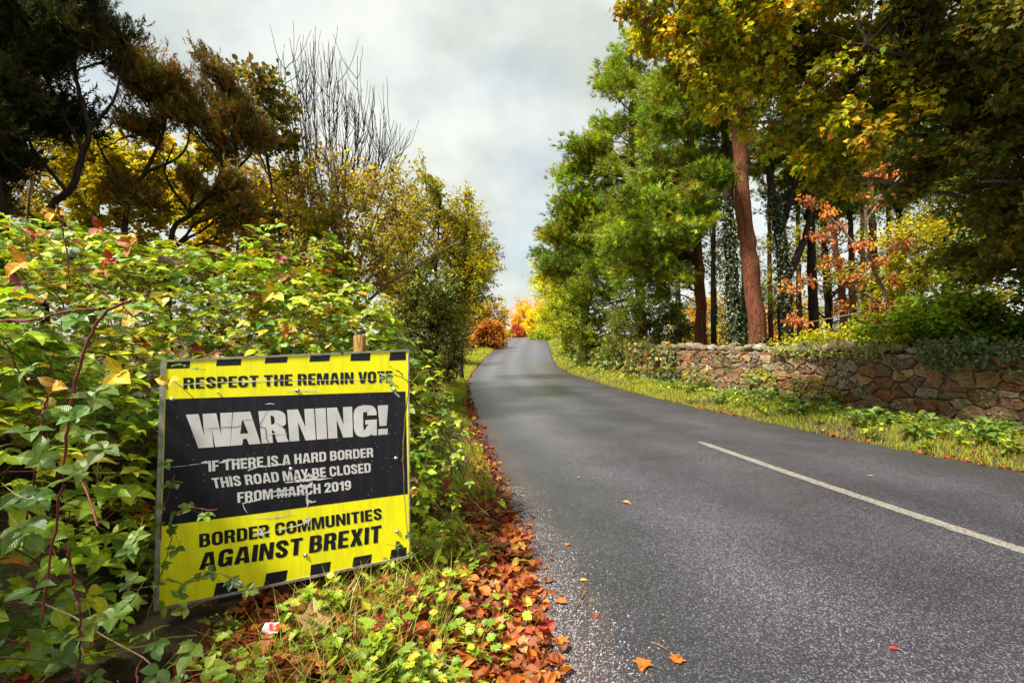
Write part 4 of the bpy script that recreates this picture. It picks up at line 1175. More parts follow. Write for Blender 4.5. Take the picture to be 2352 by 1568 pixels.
big = pine("big pine with a thick red brown trunk leaning slightly over the stone wall", [(1742, 830), (1738, 760), (1722, 600), (1706, 480), (1698, 330), (1690, 150), (1684, -80)], 14.5, .27, .18,
           [(1560, -120), (1840, -120), (1840, 120), (1740, 260), (1600, 230), (1550, 60)], 40, .8, 1.8, PINED, 15, 11, .22,
           extra=CC([(1610, 380), (1660, 400), (1650, 440), (1600, 430)], 14, 3, .35, .3),
           ivy=(.06, .16, .10, 500), sides=14)
tree("ivy_clad_tree", "dark trunk thickly wrapped in ivy, just left of the big leaning pine", "tree", [(1690, 830), (1682, 640), (1668, 420), (1664, 260)], 16, .26, .10,
     CC([(1600, 240), (1720, 230), (1730, 330), (1640, 380)], 16, 10, .6, .8), 'needle', .22, PINED, 12, 9, 'dark', .6, .3, "ivy clad trees behind the wall", twig=.01, mat=M_NEEDLE, droop=-.3, ivy=(.05, .62, .26, 2600))
tree("ivy_clad_tree", "forking dark tree with ivy on its trunk, right of the big leaning pine", "tree", [(1808, 830), (1802, 660), (1792, 540), (1772, 440), (1760, 330)], 15.5, .25, .09,
     CC([(1730, 320), (1800, 300), (1900, 310), (1910, 400), (1840, 440), (1750, 420)], 15.5, 16, .6, .9), 'needle', .22, PINED, 11, 8, 'dark', .6, .4, "ivy clad trees behind the wall", twig=.01, mat=M_NEEDLE, droop=-.3, stems=[[(1802, 640), (1850, 540), (1878, 420), (1885, 330)], [(1792, 540), (1820, 440), (1830, 330)]], ivy=(.05, .75, .16, 2200))
thin = [("thin straight dark trunked pine behind the wall, just right of the forking ivy tree", [(1870, 830), (1866, 640), (1858, 420), (1856, 230)], 16.5, .13, [(1790, 250), (1900, 240), (1930, 420), (1880, 520), (1800, 460)], 22, 'dark'),
        ("thin crooked pine of a close pair, in the middle of the wall", [(1946, 800), (1934, 660), (1918, 560), (1908, 420)], 19.5, .12, [(1860, 380), (1960, 370), (1990, 480), (1900, 520)], 16, 'pine'),
        ("thin straight pine of the close pair, right of the crooked one", [(1960, 800), (1957, 640), (1950, 430)], 20, .12, [(1920, 320), (2020, 320), (2030, 440), (1930, 470)], 16, 'pine'),
        ("reddish pine behind the brown beech sapling", [(2016, 800), (2010, 640), (2000, 480), (1996, 330)], 17.5, .13, [(1960, 250), (2080, 250), (2100, 400), (1980, 440)], 18, 'pine'),
        ("dark pine deep in the wood behind the yellow hazel", [(2082, 800), (2072, 600), (2062, 420)], 19, .15, [(2020, 300), (2140, 300), (2160, 460), (2040, 480)], 20, 'dark'),
        ("shaded pine farthest along the wood, behind the sycamore boughs", [(2190, 800), (2170, 600), (2160, 400)], 18, .15, [(2100, 280), (2300, 280), (2330, 520), (2130, 560)], 26, 'dark'),
        ("slim pole pine seen between the ivy trunk and the straight red brown one", [(1640, 800), (1638, 640), (1640, 480)], 21, .09, [(1600, 380), (1680, 380), (1690, 500), (1610, 520)], 12, 'dark')]
thin += [("slender dark pole pine just left of the big leaning trunk", [(1712, 800), (1708, 620), (1704, 420)], 23, .10, [(1650, 300), (1740, 300), (1750, 400), (1660, 410)], 9, 'dark'),
         ("slender pole pine in the gap right of the big leaning trunk", [(1772, 800), (1768, 640), (1766, 450)], 24, .10, [(1730, 330), (1810, 330), (1810, 430), (1740, 430)], 9, 'pine'),
         ("slender dark pine right of the forking ivy tree, deeper in the wood", [(1838, 800), (1834, 620), (1832, 430)], 22, .10, [(1790, 320), (1870, 320), (1880, 420), (1800, 430)], 9, 'dark'),
         ("leaning slender pine before the thin crooked one", [(1912, 800), (1896, 640), (1888, 460)], 21, .09, [(1850, 340), (1930, 340), (1930, 450), (1860, 450)], 9, 'dark'),
         ("slender reddish pine right of the close pair", [(1988, 800), (1982, 640), (1980, 450)], 23, .10, [(1940, 320), (2030, 320), (2030, 430), (1950, 430)], 9, 'pine'),
         ("slender dark pine seen through the beech's copper leaves", [(2048, 800), (2044, 620), (2040, 440)], 21, .10, [(2000, 320), (2090, 320), (2090, 420), (2010, 430)], 9, 'dark'),
         ("slender dark pine left of the straight red brown one, above the ivy mound", [(1560, 800), (1556, 640), (1552, 480)], 23, .11, [(1510, 360), (1600, 360), (1600, 470), (1520, 480)], 9, 'dark')]
for lab, trk, Y, r0, poly, nn, bk in thin:
    pine(lab, trk, Y, r0 * 1.4, .08, poly, nn, .75, 1.3, PINED, 13, 9, .24, bark=bk)
cl_ = [(1860, 460), (1900, 485), (1965, 445), (1995, 400), (2050, 385), (2100, 350), (2140, 330), (1885, 540), (1850, 640), (1965, 640), (2010, 700), (1835, 735), (1905, 600), (2050, 640), (2030, 460), (2080, 440), (1925, 520), (1985, 560), (2010, 600), (1990, 740), (2080, 560), (1810, 660), (1940, 700)]
tree("beech_sapling", "beech with copper brown hanging dead leaves on pale branches, behind the wall", "tree", [(2060, 830), (2040, 700), (2000, 600), (1985, 470)], 11, .06, .02,
     [(P(a, b_, 11 + rng.uniform(-.6, .6)), .33) for a, b_ in cl_], 'ovate', .075, BEECH, 11, 12, 'pale', .7, .2, twig=.008, droop=1.3, spread=.35, limb_r=.3, mat=M_DEAD, stems=[[(2040, 700), (1920, 650), (1820, 640)], [(2010, 620), (1930, 520), (1850, 450)], [(2040, 700), (1960, 720), (1850, 740)], [(1990, 500), (2070, 400), (2140, 340)]])
tree("hazel_bush", "yellow green hazel spreading over the stone wall, right of the beech", "shrub", [(2130, 830), (2120, 700), (2100, 600)], 11.8, .06, .02,
     CC([(1980, 600), (2050, 530), (2150, 480), (2250, 540), (2280, 680), (2160, 770), (2000, 740)], 11.8, 44, .5, 1.0), 'ovate', .09, HAZY, 13, 15, 'brown', .6, .3, twig=.007, droop=.3, limb_r=.25)
tree("hazel_bush", "bright yellow low scrub just behind the coping stones, under the beech", "shrub", [(1950, 830), (1950, 780)], 12.6, .05, .02,
     CC([(1770, 780), (1850, 745), (1950, 735), (2060, 720), (2110, 770), (2080, 815), (1780, 820)], 12.6, 40, .42, .7), 'ovate', .085, HAZY + YELB, 11, 12, 'brown', .7, .3, twig=.006, droop=.2, limb_r=.25)
tree("elder_bush", "vivid green leafy bush on top of the shaded end of the wall", "shrub", [(2170, 830), (2160, 760)], 9.6, .05, .02,
     CC([(2010, 750), (2090, 700), (2180, 680), (2260, 700), (2290, 770), (2200, 810), (2050, 805)], 9.6, 40, .36, .7), 'ovate', .105, BRIGHT, 11, 11, 'brown', .7, .3, twig=.006, droop=.2, limb_r=.25)
tree("dark_hazel", "dark green hazel in deep shade at the near end of the wall", "shrub", [(2400, 850), (2380, 700), (2350, 600)], 9.0, .08, .02,
     CC([(2210, 600), (2300, 500), (2420, 470), (2650, 500), (2650, 820), (2300, 810), (2230, 720)], 9.0, 60, .48, 1.2), 'ovate', .11, [(3, (.05, .095, .014)), (2, (.085, .12, .014)), (1, (.04, .07, .012)), (2, (.22, .23, .016))], 13, 15, 'brown', .7, .3, twig=.007, droop=.3, limb_r=.25)
for lab, poly, Y, pal, nn in (("yellow scrub at the edge of the field behind the ivy clad trunks", [(1540, 700), (1640, 640), (1760, 620), (1850, 660), (1850, 800), (1540, 800)], 24, YELB + HAZY, 44),
                              ("yellow green scrub behind the thin pines in the middle of the wood", [(1840, 720), (1920, 660), (2060, 660), (2120, 720), (2120, 800), (1840, 800)], 25, HAZY, 40)):
    cx = A(poly)[:, 0].mean()
    tree("field_scrub", lab, "shrub", [(cx, 820), (cx, 740)], Y, .08, .02, CC(poly, Y, nn, .8, 1.5), 'small', .12, pal, 12, 11, 'brown', 1, .4, twig=.008, spread=.9, droop=.1)
for lab, poly, Y, nn in (("orange tree across the field, glowing between the ivy clad trunks", [(1545, 720), (1600, 690), (1680, 690), (1700, 790), (1540, 790)], 48, 34), ("orange tree across the field, seen right of the big pine's foot", [(1745, 720), (1790, 700), (1850, 700), (1900, 720), (1900, 790), (1740, 790)], 46, 34)):
    cx = A(poly)[:, 0].mean()
    tree("orange_tree", lab, "tree", [(cx, 810), (cx, 740)], Y, .12, .03, CC(poly, Y, nn, 1.3, 2), 'small', .24, ORANGE, 13, 14, 'brown', 1, .4, twig=.012, spread=.9)

for lab, poly, Y, pal, nn, lf, sz in (("thin leaved yellow ash deep in the wood between the ivy clad trunks and the beech", [(1740, 420), (1900, 380), (2010, 440), (2030, 640), (1960, 720), (1760, 700)], 21, HAZY + YELB, 46, 'small', .11),
                                      ("dark evergreen closing the wood behind the yellow hazel", [(2020, 420), (2200, 380), (2420, 400), (2420, 720), (2200, 700), (2040, 600)], 15.5, [(3, (.07, .095, .010)), (2, (.13, .14, .012)), (2, (.22, .19, .012))], 44, 'small', .11),
                                      ("yellow leaved elm between the tall pine and the slim pole pine", [(1560, 420), (1650, 380), (1700, 480), (1690, 640), (1580, 650)], 24, HAZY + HAZEL, 30, 'small', .12)):
    cx = A(poly)[:, 0].mean()
    tree("woodland_tree", lab, "tree", [(cx, 820), (cx + 8, 700), (cx - 5, 520)], Y, .14, .03, CC(poly, Y, nn, .85, 1.6), lf, sz, pal, 14, 17, 'dark', 1, .4, twig=.008, spread=.9, droop=.1)

# the sycamore whose boughs hang over the road
YS = 7.2
sy = CC([(1440, -20), (1480, 20), (1535, 85), (1580, 190), (1640, 215), (1690, 255), (1740, 300), (1800, 320), (1850, 365), (1900, 420), (1960, 380), (2020, 360), (1980, 200), (1900, 60), (1800, -80), (1500, -80)], YS, 100, .40, 1.1) + [(P(a, b_, YS + rng.uniform(-.5, .5)), .30) for a, b_ in ((1440, 20), (1490, 35), (1540, 85), (1575, 150), (1610, 200), (1660, 245), (1710, 290), (1765, 330), (1835, 375), (1885, 425), (1935, 440), (1480, -30), (1560, 60), (1620, 150))]
sd_ = CC([(1780, -60), (1900, 60), (1970, 180), (2020, 280), (2100, 350), (2200, 430), (2300, 530), (2420, 640), (2640, 640), (2700, -60)], 6.6, 150, .46, 1.6)
hi_shade = [(A([rng.uniform(4.8, 11.0), rng.uniform(1.0, 8.5), rng.uniform(6.8, 11)]), .75) for _ in range(110)]  # unseen high clumps added overhead to shade the right side
stm = [[(2480, 300), (2150, 180), (1800, 110), (1480, 60)], [(2500, 420), (2200, 330), (1950, 290), (1700, 280)], [(2500, 500), (2300, 470), (2100, 430), (1950, 400)], [(2480, 200), (2250, 20), (1950, -60), (1600, -100)]]
ACER = SYC + SYCD
tree("sycamore_tree", "sycamore reaching over the road from behind the wall, yellow leaves at its bough tips", "tree", [(2590, 900), (2580, 700), (2560, 400), (2540, 100), (2520, -250)], 7.2, .32, .14,
     sy, 'maple', .086, SYC, 13, 15, 'grey', .65, .2, twig=.006, droop=.55, spread=.55, limb_r=.22, stem_r=.05, stems=stm, jit=.2, leaf_start=.1)
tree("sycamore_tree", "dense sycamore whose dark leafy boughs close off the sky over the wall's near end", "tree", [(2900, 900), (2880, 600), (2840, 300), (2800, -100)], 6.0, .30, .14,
     sd_ + hi_shade, 'maple', .078, SYCD, 18, 30, 'dark', .6, .1, twig=.006, droop=.6, spread=.55, limb_r=.2, jit=.2, leaf_start=.1, stem_r=.05, stems=[[(2850, 400), (2500, 250), (2200, 150), (1950, 100)], [(2850, 450), (2500, 420), (2250, 420)]])
# ------------------------------------------------------------------ brambles
SM = np.linalg.inv(np.stack([SA, SB, SN], 1))
EYE = A([0, 0, 1.5])


def sign_hit(p):
    """where the line of sight to p crosses the sign plane: u, v and depth ratio (>1: p lies in front of the sign)"""
    c = (p - SO) @ SM.T
    e = SM @ (EYE - SO)
    t = e[2] / (e[2] - c[:, 2] + 1e-9)
    q = e + (c - e) * t[:, None]
    return q[:, 0], q[:, 1], t, c


def clear_of_sign(p, m=.035):
    u, v, t, c = sign_hit(p)
    front = (t > .97) | (t < 0)
    blocks = (c[:, 2] > -.10) & (u > -m) & (u < 1 + m * .6) & (v > -m * 1.2) & (v < 1 + m * .6)
    through = (np.abs(c[:, 2]) < .09) & (c[:, 0] > -.06) & (c[:, 0] < 1.06) & (c[:, 1] > -.06) & (c[:, 1] < 1.06)
    return ~(blocks | through)


def on_sign(dx, dy, off):
    d = P(dx, dy, 1.0) - EYE
    e = SM @ (EYE - SO); k = SM @ d
    t = -e[2] / k[2]
    return EYE + d * t * (1 - off)


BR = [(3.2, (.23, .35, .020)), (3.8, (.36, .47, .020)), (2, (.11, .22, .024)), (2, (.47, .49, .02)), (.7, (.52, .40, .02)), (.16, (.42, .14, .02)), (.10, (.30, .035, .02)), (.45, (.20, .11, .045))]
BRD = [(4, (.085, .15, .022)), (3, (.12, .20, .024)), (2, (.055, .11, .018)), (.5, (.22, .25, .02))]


def compound(LF, ST, p, n, size, col, five=.35, lift=1.0, flat=.35, stemcol=(.16, .15, .03)):
    """bramble leaves: three or five leaflets on a stalk, at points p with outward normals n"""
    m = len(p)
    if m == 0: return
    zn = unit(A([0, 0, lift]) + n * .55 + rng.normal(0, flat, (m, 3)))
    d = unit(n * .9 + rng.normal(0, .55, (m, 3)) + A([0, 0, -.1]))
    d = unit(d - zn * np.sum(d * zn, 1, keepdims=True))
    s = np.cross(zn, d)
    is5 = rng.random(m) < five
    for ang, sc, sub in ((0, 1.0, None), (68, .86, None), (-68, .86, None), (125, .66, is5), (-125, .66, is5)):
        k = np.ones(m, bool) if sub is None else sub
        a = R(ang)
        y = d[k] * math.cos(a) + s[k] * math.sin(a) + rng.normal(0, .10, (k.sum(), 3))
        off = d[k] * (.22 if ang == 0 else .03) * size[k, None]
        c = np.clip(col[k] * np.exp(rng.normal(0, .10, (k.sum(), 1))), 0, .9)
        leaves(LF, 'ovate', p[k] + off, y, zn[k] + rng.normal(0, .16, (k.sum(), 3)), size[k] * sc * rng.uniform(.85, 1.1, k.sum()), c)
    t = np.linspace(0, 1, 4)[None, :, None]
    root_ = p - d * size[:, None] * 1.1 - zn * size[:, None] * .4
    L = root_[:, None] * (1 - t) + (p + d * size[:, None] * .22)[:, None] * t
    L[:, 1:3] -= zn[:, None] * size[:, None, None] * .08
    tubes(ST, L, np.broadcast_to(np.linspace(.0016, .0011, 4), (m, 4)), 4, stemcol)


def blob_points(blobs, dens, lo=.86, hi=1.05):
    ps, ns = [], []
    for i, (c, r) in enumerate(blobs):
        c, r = A(c, float), A(r, float)
        area = 4 * math.pi * ((r[0] * r[1]) ** 1.6 / 3 + (r[0] * r[2]) ** 1.6 / 3 + (r[1] * r[2]) ** 1.6 / 3) ** (1 / 1.6)
        n = int(area * dens)
        d = rdirs(n)
        lump = 1 + .10 * np.sin(d[:, 0] * 7 + i) * np.sin(d[:, 1] * 6 + 2 * i) + .07 * np.sin(d[:, 2] * 11 + i)
        p = c + d * r * (rng.uniform(lo, hi, n) * lump)[:, None]
        ok = p[:, 2] > ground(p[:, 0], p[:, 1]) + .02
        for j, (c2, r2) in enumerate(blobs):
            if j != i: ok &= (((p - A(c2)) / A(r2)) ** 2).sum(1) > .72
        ps.append(p[ok]); ns.append(unit(d / r)[ok])
    return np.concatenate(ps), np.concatenate(ns)


def canes(ST, n, blobs, r=.004, col=None, length=.9):
    """dead and living canes running through and over the bush"""
    for k in range(n):
        c, rr_ = blobs[rng.integers(len(blobs))]
        d = rdirs(1)[0]; d[2] = abs(d[2])
        p = A(c) + d * A(rr_) * rng.uniform(.6, 1.08)
        if p[2] < ground(p[0], p[1]): continue
        dr = unit(rng.normal(size=3) * A([1, 1, .5]) + d * .4)
        l = length * rng.uniform(.4, 1.3)
        pts = A([p - dr * l / 2 - A([0, 0, .18 * l]), p, p + dr * l / 2 - A([0, 0, .22 * l])])
        q = smooth_line(pts, 10, .008)
        if not clear_of_sign(q, .02).all(): continue
        if (np.linalg.norm(q - EYE, axis=1) < .8).any(): continue
        tubes(ST, q, np.linspace(r, r * .5, 10) * rng.uniform(.6, 1.3), 5, palette(1, [(2, (.16, .05, .04)), (2, (.20, .13, .06)), (1.5, (.14, .14, .03)), (1, (.08, .05, .03))] if col is None else col, .2)[0])


def bramble(name, label, blobs, dens, size, pal, ncane, inner=.6, group=None, cat="bush", cyan=None, **kw):
    c0 = A(blobs[-1][0], float)
    root = thing(name, label, cat, (c0[0], c0[1], float(ground(c0[0], c0[1]))), group)
    LF, ST = MB(), MB()
    for lo, hi, f in ((.90, 1.06, 1.0), (.62, .90, inner)):
        p, n = blob_points(blobs, dens * f, lo, hi)
        ok = clear_of_sign(p) & (np.linalg.norm(p - EYE, axis=1) > .85) & clear_of_sign(p + n * .05)
        p, n = p[ok], n[ok]
        m = len(p)
        patch = np.exp(.30 * np.sin(p[:, 0] * 4.1 + 1) * np.sin(p[:, 2] * 5.3 + p[:, 1] * 3.1))[:, None]
        compound(LF, ST, p, n, size * rng.uniform(.45, 1.4, m), np.clip(palette(m, pal, .2) * patch ** A([1.0, .6, .3]), 0, .85), **kw)
    canes(ST, ncane, blobs)
    ST.build("cane", M_STEM, root, smooth=True)
    LF.build("foliage", M_BRAMBLE, root)
    return root


mound = [((-2.75, 3.5, 1.1), (1.25, 1.0, 1.22)), ((-3.9, 3.0, 1.3), (1.3, 1.2, 1.25)), ((-1.72, 3.75, .95), (.85, .75, 1.36)), ((-2.45, 2.05, .55), (.72, .75, 1.12)),
         ((-3.4, 2.0, .7), (.9, .9, 1.05)), ((-1.2, 3.75, .75), (.5, .6, 1.05))]
main = bramble("bramble_bush", "tall bramble mound of yellow green leaves arching up behind and beside the warning sign", mound, 125, .076, BR, 300, .45)
low = [((-2.6, .1, .9), (1.0, 1.1, 1.5)), ((-2.9, -1.6, .9), (1.1, 1.2, 1.6)), ((-1.78, 1.18, .05), (.62, .42, .68)), ((-1.50, 1.75, -.05), (.42, .42, .55)), ((-2.2, 1.35, .3), (.6, .5, .85))]  # leading blobs lie unseen beside and behind the camera, added for shade
bramble("bramble_bush", "near corner bramble, shade put into its leaf colour, left of and below the warning sign", low, 46, .066, BRD, 90, .35)  # dark palette paints the corner's shade into the leaves
tail = [((-.86, 3.75, .42), (.40, .55, 1.12)), ((-1.0, 4.7, .30), (.46, .9, .85)), ((-.70, 3.35, .15), (.34, .45, .72))]
bramble("bramble_bush", "loose bramble trailing down onto the grass verge beside the right edge of the sign", tail, 120, .058, BR, 80, .5)
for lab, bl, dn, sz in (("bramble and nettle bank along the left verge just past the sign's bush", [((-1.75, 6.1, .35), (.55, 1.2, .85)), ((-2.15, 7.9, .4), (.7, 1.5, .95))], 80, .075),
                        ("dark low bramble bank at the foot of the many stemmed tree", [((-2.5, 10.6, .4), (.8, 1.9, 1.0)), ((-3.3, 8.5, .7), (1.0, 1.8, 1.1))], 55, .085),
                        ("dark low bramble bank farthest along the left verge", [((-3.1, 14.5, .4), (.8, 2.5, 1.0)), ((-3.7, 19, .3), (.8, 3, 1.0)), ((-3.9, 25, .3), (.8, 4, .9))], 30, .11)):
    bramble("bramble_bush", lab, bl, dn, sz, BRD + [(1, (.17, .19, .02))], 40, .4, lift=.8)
bramble("hedge_bank", "dense hedge growth filling the bank behind the bramble mound, under the dark spiny trees", [((-5.2, 6.0, 1.2), (1.8, 1.2, 1.5)), ((-3.4, 6.2, 1.1), (1.3, 1.1, 1.4)), ((-7.2, 5.5, 1.4), (1.8, 1.5, 1.6)), ((-2.2, 5.6, .8), (.8, 1.0, 1.2)), ((-4.2, 8.6, 1.2), (2.4, 1.0, 1.6)), ((-7.6, 8.5, 1.4), (2.4, 1.2, 1.8))],
        48, .075, YELHEDGE + [(2, (.10, .13, .018))], 120, .5, cat="hedge", lift=.6, five=.8)

# the long canes and showy leaves that stand out on the mound
LF, ST = MB(), MB()
hero = thing("bramble_spray", "long red purple bramble cane with large pale leaves, arching left of the sign", "bramble", (-1.35, 1.55, float(ground(-1.35, 1.55))))
for pts, Y, r0 in (([(300, 690), (245, 715), (205, 775), (180, 850), (163, 930), (152, 1010), (140, 1120), (120, 1250), (95, 1420)], 1.62, .0052), ([(110, 905), (95, 960), (88, 1040), (60, 1200)], 1.55, .0042),
                   ([(-40, 730), (60, 735), (150, 715), (230, 705)], 1.75, .0045), ([(130, 470), (150, 560), (160, 650)], 2.2, .004), ([(560, 520), (620, 560), (690, 640), (760, 720)], 3.0, .004), ([(150, 1250), (170, 1330), (185, 1430), (180, 1568)], 1.35, .004)):
    q = smooth_line([P(a, b_, Y) for a, b_ in pts], 40, .002)
    tubes(ST, q, np.linspace(r0, r0 * .75, 40), 8, (.20, .045, .045))
    j = rng.integers(3, 39, 26)
    th_ = q[j]; dth = unit(rng.normal(size=(26, 3)))
    tubes(ST, np.stack([th_, th_ + dth * (r0 + .006)], 1), np.tile([.0018, .0003], (26, 1)), 4, (.22, .10, .06))
    ST.build("cane", M_STEM, hero, smooth=True); ST = MB()
spots = [(190, 905, 1.5, 5), (215, 905, 1.45, 3), (275, 760, 1.75, 3), (60, 860, 1.75, 3), (150, 975, 1.5, 3), (90, 1060, 1.5, 3), (125, 1010, 1.45, 3), (240, 1010, 1.5, 3), (60, 980, 1.5, 3), (255, 730, 1.8, 5), (330, 700, 1.9, 5), (20, 1120, 1.4, 3), (150, 1090, 1.42, 5),
         (95, 1105, 1.4, 3), (210, 1095, 1.6, 3), (300, 1250, 1.7, 3), (305, 1215, 1.75, 5), (40, 1210, 1.4, 3), (65, 1225, 1.4, 3), (75, 1350, 1.3, 5), (150, 1370, 1.35, 3), (220, 1390, 1.4, 3), (205, 1440, 1.4, 3), (260, 1420, 1.6, 3), (330, 1360, 1.8, 3), (340, 1480, 1.6, 3), (120, 1500, 1.3, 3), (395, 1510, 1.6, 3), (480, 1530, 1.7, 3), (450, 1480, 1.7, 3)]
p = A([P(a, b_, Y) for a, b_, Y, _ in spots]); m = len(p); p = p + rng.normal(0, .02, p.shape)
nn = unit(A([.35, -.9, .1]) + rng.normal(0, .35, (m, 3)))
compound(LF, LF, p, nn, rng.uniform(.050, .078, m), palette(m, [(2, (.17, .27, .05)), (2, (.11, .21, .03)), (1, (.25, .32, .03))], .15), .4)
LF.build("foliage", M_BRAMBLE, hero)
acc = [(82, 535, 2.1, (.50, .12, .02), .065), (128, 490, 2.3, (.52, .24, .02), .06), (296, 560, 2.35, (.40, .13, .015), .085), (228, 522, 2.5, (.36, .05, .02), .07), (255, 592, 2.3, (.40, .035, .02), .055), (240, 618, 2.3, (.46, .20, .02), .065), (272, 855, 1.75, (.60, .42, .02), .078),
       (50, 600, 2.0, (.52, .26, .02), .08), (48, 650, 2.0, (.36, .05, .10), .05), (628, 668, 3.0, (.55, .40, .02), .10), (645, 590, 3.0, (.36, .06, .06), .05), (660, 755, 3.0, (.50, .20, .02), .08), (262, 690, 1.9, (.55, .45, .02), .05), (390, 870, 2.2, (.56, .42, .04), .07), (300, 720, 2.0, (.48, .30, .02), .06), (130, 880, 1.7, (.5, .28, .02), .06)]
for a, b_, Y, c, s_ in acc:
    LF = MB()
    p = A([P(a, b_, Y)])
    if not clear_of_sign(p, .0)[0]: p = on_sign(a, b_, .05)[None]
    for q in range(3):
        leaves(LF, 'ovate', p + rng.normal(0, .006, 3), A([[math.cos(2.1 * q + a), -.35, math.sin(2.1 * q + a) - .3]]), A([[.2, -1, .5]]) + rng.normal(0, .25, 3), A([s_ * rng.uniform(.7, 1)]), np.clip(A([c]) * math.exp(rng.normal(0, .2)), 0, .9))
    tubes(LF, smooth_line([p[0], p[0] + A([0, .06, -.03]), p[0] + A([.02, .16, -.12])], 6), np.linspace(.0014, .0022, 6), 4, (.2, .12, .04))
    o = LF.build("autumn_leaf", M_DEAD, main)
    o["label"] = ("golden yellow" if c[1] > .3 else "orange" if c[1] > .1 else "dark red") + " leaf"

# bramble leaves hanging over the face and edges of the sign
over = [(418, 835, .05, 3, .050), (455, 845, .04, 3, .03), (785, 806, .02, 1, .055), (885, 865, .05, 5, .052), (915, 850, .05, 3, .05), (900, 880, .04, 3, .045), (400, 1105, .05, 5, .052), (438, 1165, .06, 3, .05), (405, 1175, .05, 3, .045), (470, 1180, .07, 5, .052), (380, 1110, .05, 3, .042), (375, 1060, .04, 3, .045),
        (395, 1220, .06, 5, .05), (405, 1255, .05, 3, .055), (372, 1290, .05, 3, .05), (395, 1330, .07, 5, .05), (350, 1340, .06, 3, .05), (455, 1325, .09, 5, .062), (495, 1310, .08, 3, .05), (530, 1335, .09, 5, .055), (565, 1352, .10, 3, .05), (410, 1370, .09, 3, .055), (370, 1385, .08, 5, .05), (430, 1395, .12, 3, .055),
        (910, 1250, .06, 3, .045), (935, 1225, .05, 3, .04), (890, 1280, .07, 3, .042), (945, 1270, .05, 5, .042), (350, 1210, .05, 3, .045), (360, 1160, .05, 3, .04)]
ov = thing("bramble_spray", "small green bramble shoots hanging over the edges and lower corner of the sign", "bramble", (-1.45, 2.15, float(ground(-1.45, 2.15))))
LF, ST = MB(), MB()
for a, b_, off, k, s_ in over:
    p = on_sign(a, b_, off)[None]
    if k == 1:
        leaves(LF, 'ovate', p + A([0, 0, .03]), A([[.1, -.1, -1]]), A([[.4, -1, .3]]), A([s_]), A([[.07, .14, .02]])); continue
    compound(LF, LF, p, unit(A([[.5, -.8, .0]]) + rng.normal(0, .3, (1, 3))), A([s_]), palette(1, [(2, (.10, .18, .022)), (2, (.15, .23, .02)), (1, (.05, .10, .015))], .15), 1.0 if k == 5 else 0.0, lift=.75, flat=.25)
for pts, off, c in (([(368, 1240), (372, 1180), (392, 1120), (400, 1090)], .05, (.18, .07, .04)), ([(330, 1440), (365, 1330), (392, 1240), (395, 1200)], .06, (.13, .12, .03)), ([(600, 1420), (575, 1360), (530, 1325), (470, 1310), (440, 1330)], .10, (.16, .14, .03)), ([(400, 1180), (440, 1165), (480, 1170), (500, 1168)], .06, (.22, .08, .04)),
                    ([(905, 858), (938, 880), (930, 960), (926, 1060), (932, 1180), (945, 1290)], .035, (.30, .22, .05)), ([(350, 1240), (355, 1180), (360, 1120)], .05, (.13, .12, .03))):
    q = smooth_line([on_sign(a, b_, off) for a, b_ in pts], 26, .0015)
    C1 = MB(); tubes(C1, q, np.linspace(.0034, .0018, 26), 6, c); C1.build("cane", M_STEM, ov, smooth=True)
LF.build("foliage", M_BRAMBLE, ov)
ar = thing("bramble_spray", "arching yellow and brown bramble stalks bending down to the verge, right of the sign", "bramble", (-.45, 3.1, float(ground(-.45, 3.1))))
LF, ST = MB(), MB()
for pts, Y, c, r_ in (([(945, 880), (975, 850), (1000, 900), (1015, 980), (1030, 1080), (1040, 1200)], 3.0, (.30, .20, .03), .0035), ([(940, 900), (990, 960), (1040, 1030), (1075, 1120), (1100, 1160)], 2.9, (.07, .045, .03), .005), ([(1000, 870), (1030, 950), (1075, 1010), (1130, 1130), (1160, 1150)], 3.2, (.10, .07, .03), .0035),
                      ([(960, 1220), (970, 1120), (985, 1030), (1005, 960)], 2.9, (.26, .24, .03), .0028), ([(1045, 1180), (1035, 1100), (1050, 1020), (1080, 980)], 3.0, (.12, .08, .04), .003)):
    q = smooth_line([P(a, b_, Y) for a, b_ in pts], 30, .004)
    C1 = MB(); tubes(C1, q, np.linspace(r_, r_ * .6, 30), 6, c); C1.build('cane', M_STEM, ar, smooth=True)
    j = rng.integers(2, 29, 9)
    ok = clear_of_sign(q[j], .01)
    compound(LF, LF, q[j][ok] + rng.normal(0, .02, (ok.sum(), 3)), unit(rng.normal(0, 1, (ok.sum(), 3)) + A([.3, -.6, .2])), rng.uniform(.035, .055, ok.sum()), palette(ok.sum(), BR, .2), .3)
LF.build("foliage", M_BRAMBLE, ar)

# --- hedge and ivy left of the wall, ivy on the wall
IVYM = [(3, (.07, .11, .018)), (2, (.13, .16, .02)), (1, (.22, .20, .02))]
bramble("ivy_bush", "ivy mound with yellowing top swallowing the far end of the stone wall", [((5.45, 16.6, .5), (.62, 1.1, 1.12)), ((5.3, 18.4, .5), (.85, 1.5, 1.3)), ((5.2, 20.3, .5), (.85, 1.5, 1.3))], 46, .11, IVYM + [(1.2, (.34, .28, .03)), (.5, (.40, .20, .03))], 40, .5, lift=.3, five=.6)
bramble("ivy_bush", "low green bramble hedge along the right verge beyond the ivy mound", [((4.7, 22.6, .4), (.8, 1.9, 1.1)), ((4.5, 26.5, .4), (.8, 2.6, 1.1)), ((4.4, 31, .5), (.8, 3, 1.1))], 30, .14, [(3, (.10, .16, .018)), (2, (.17, .21, .02)), (1, (.26, .26, .02))], 30, .4, lift=.5)
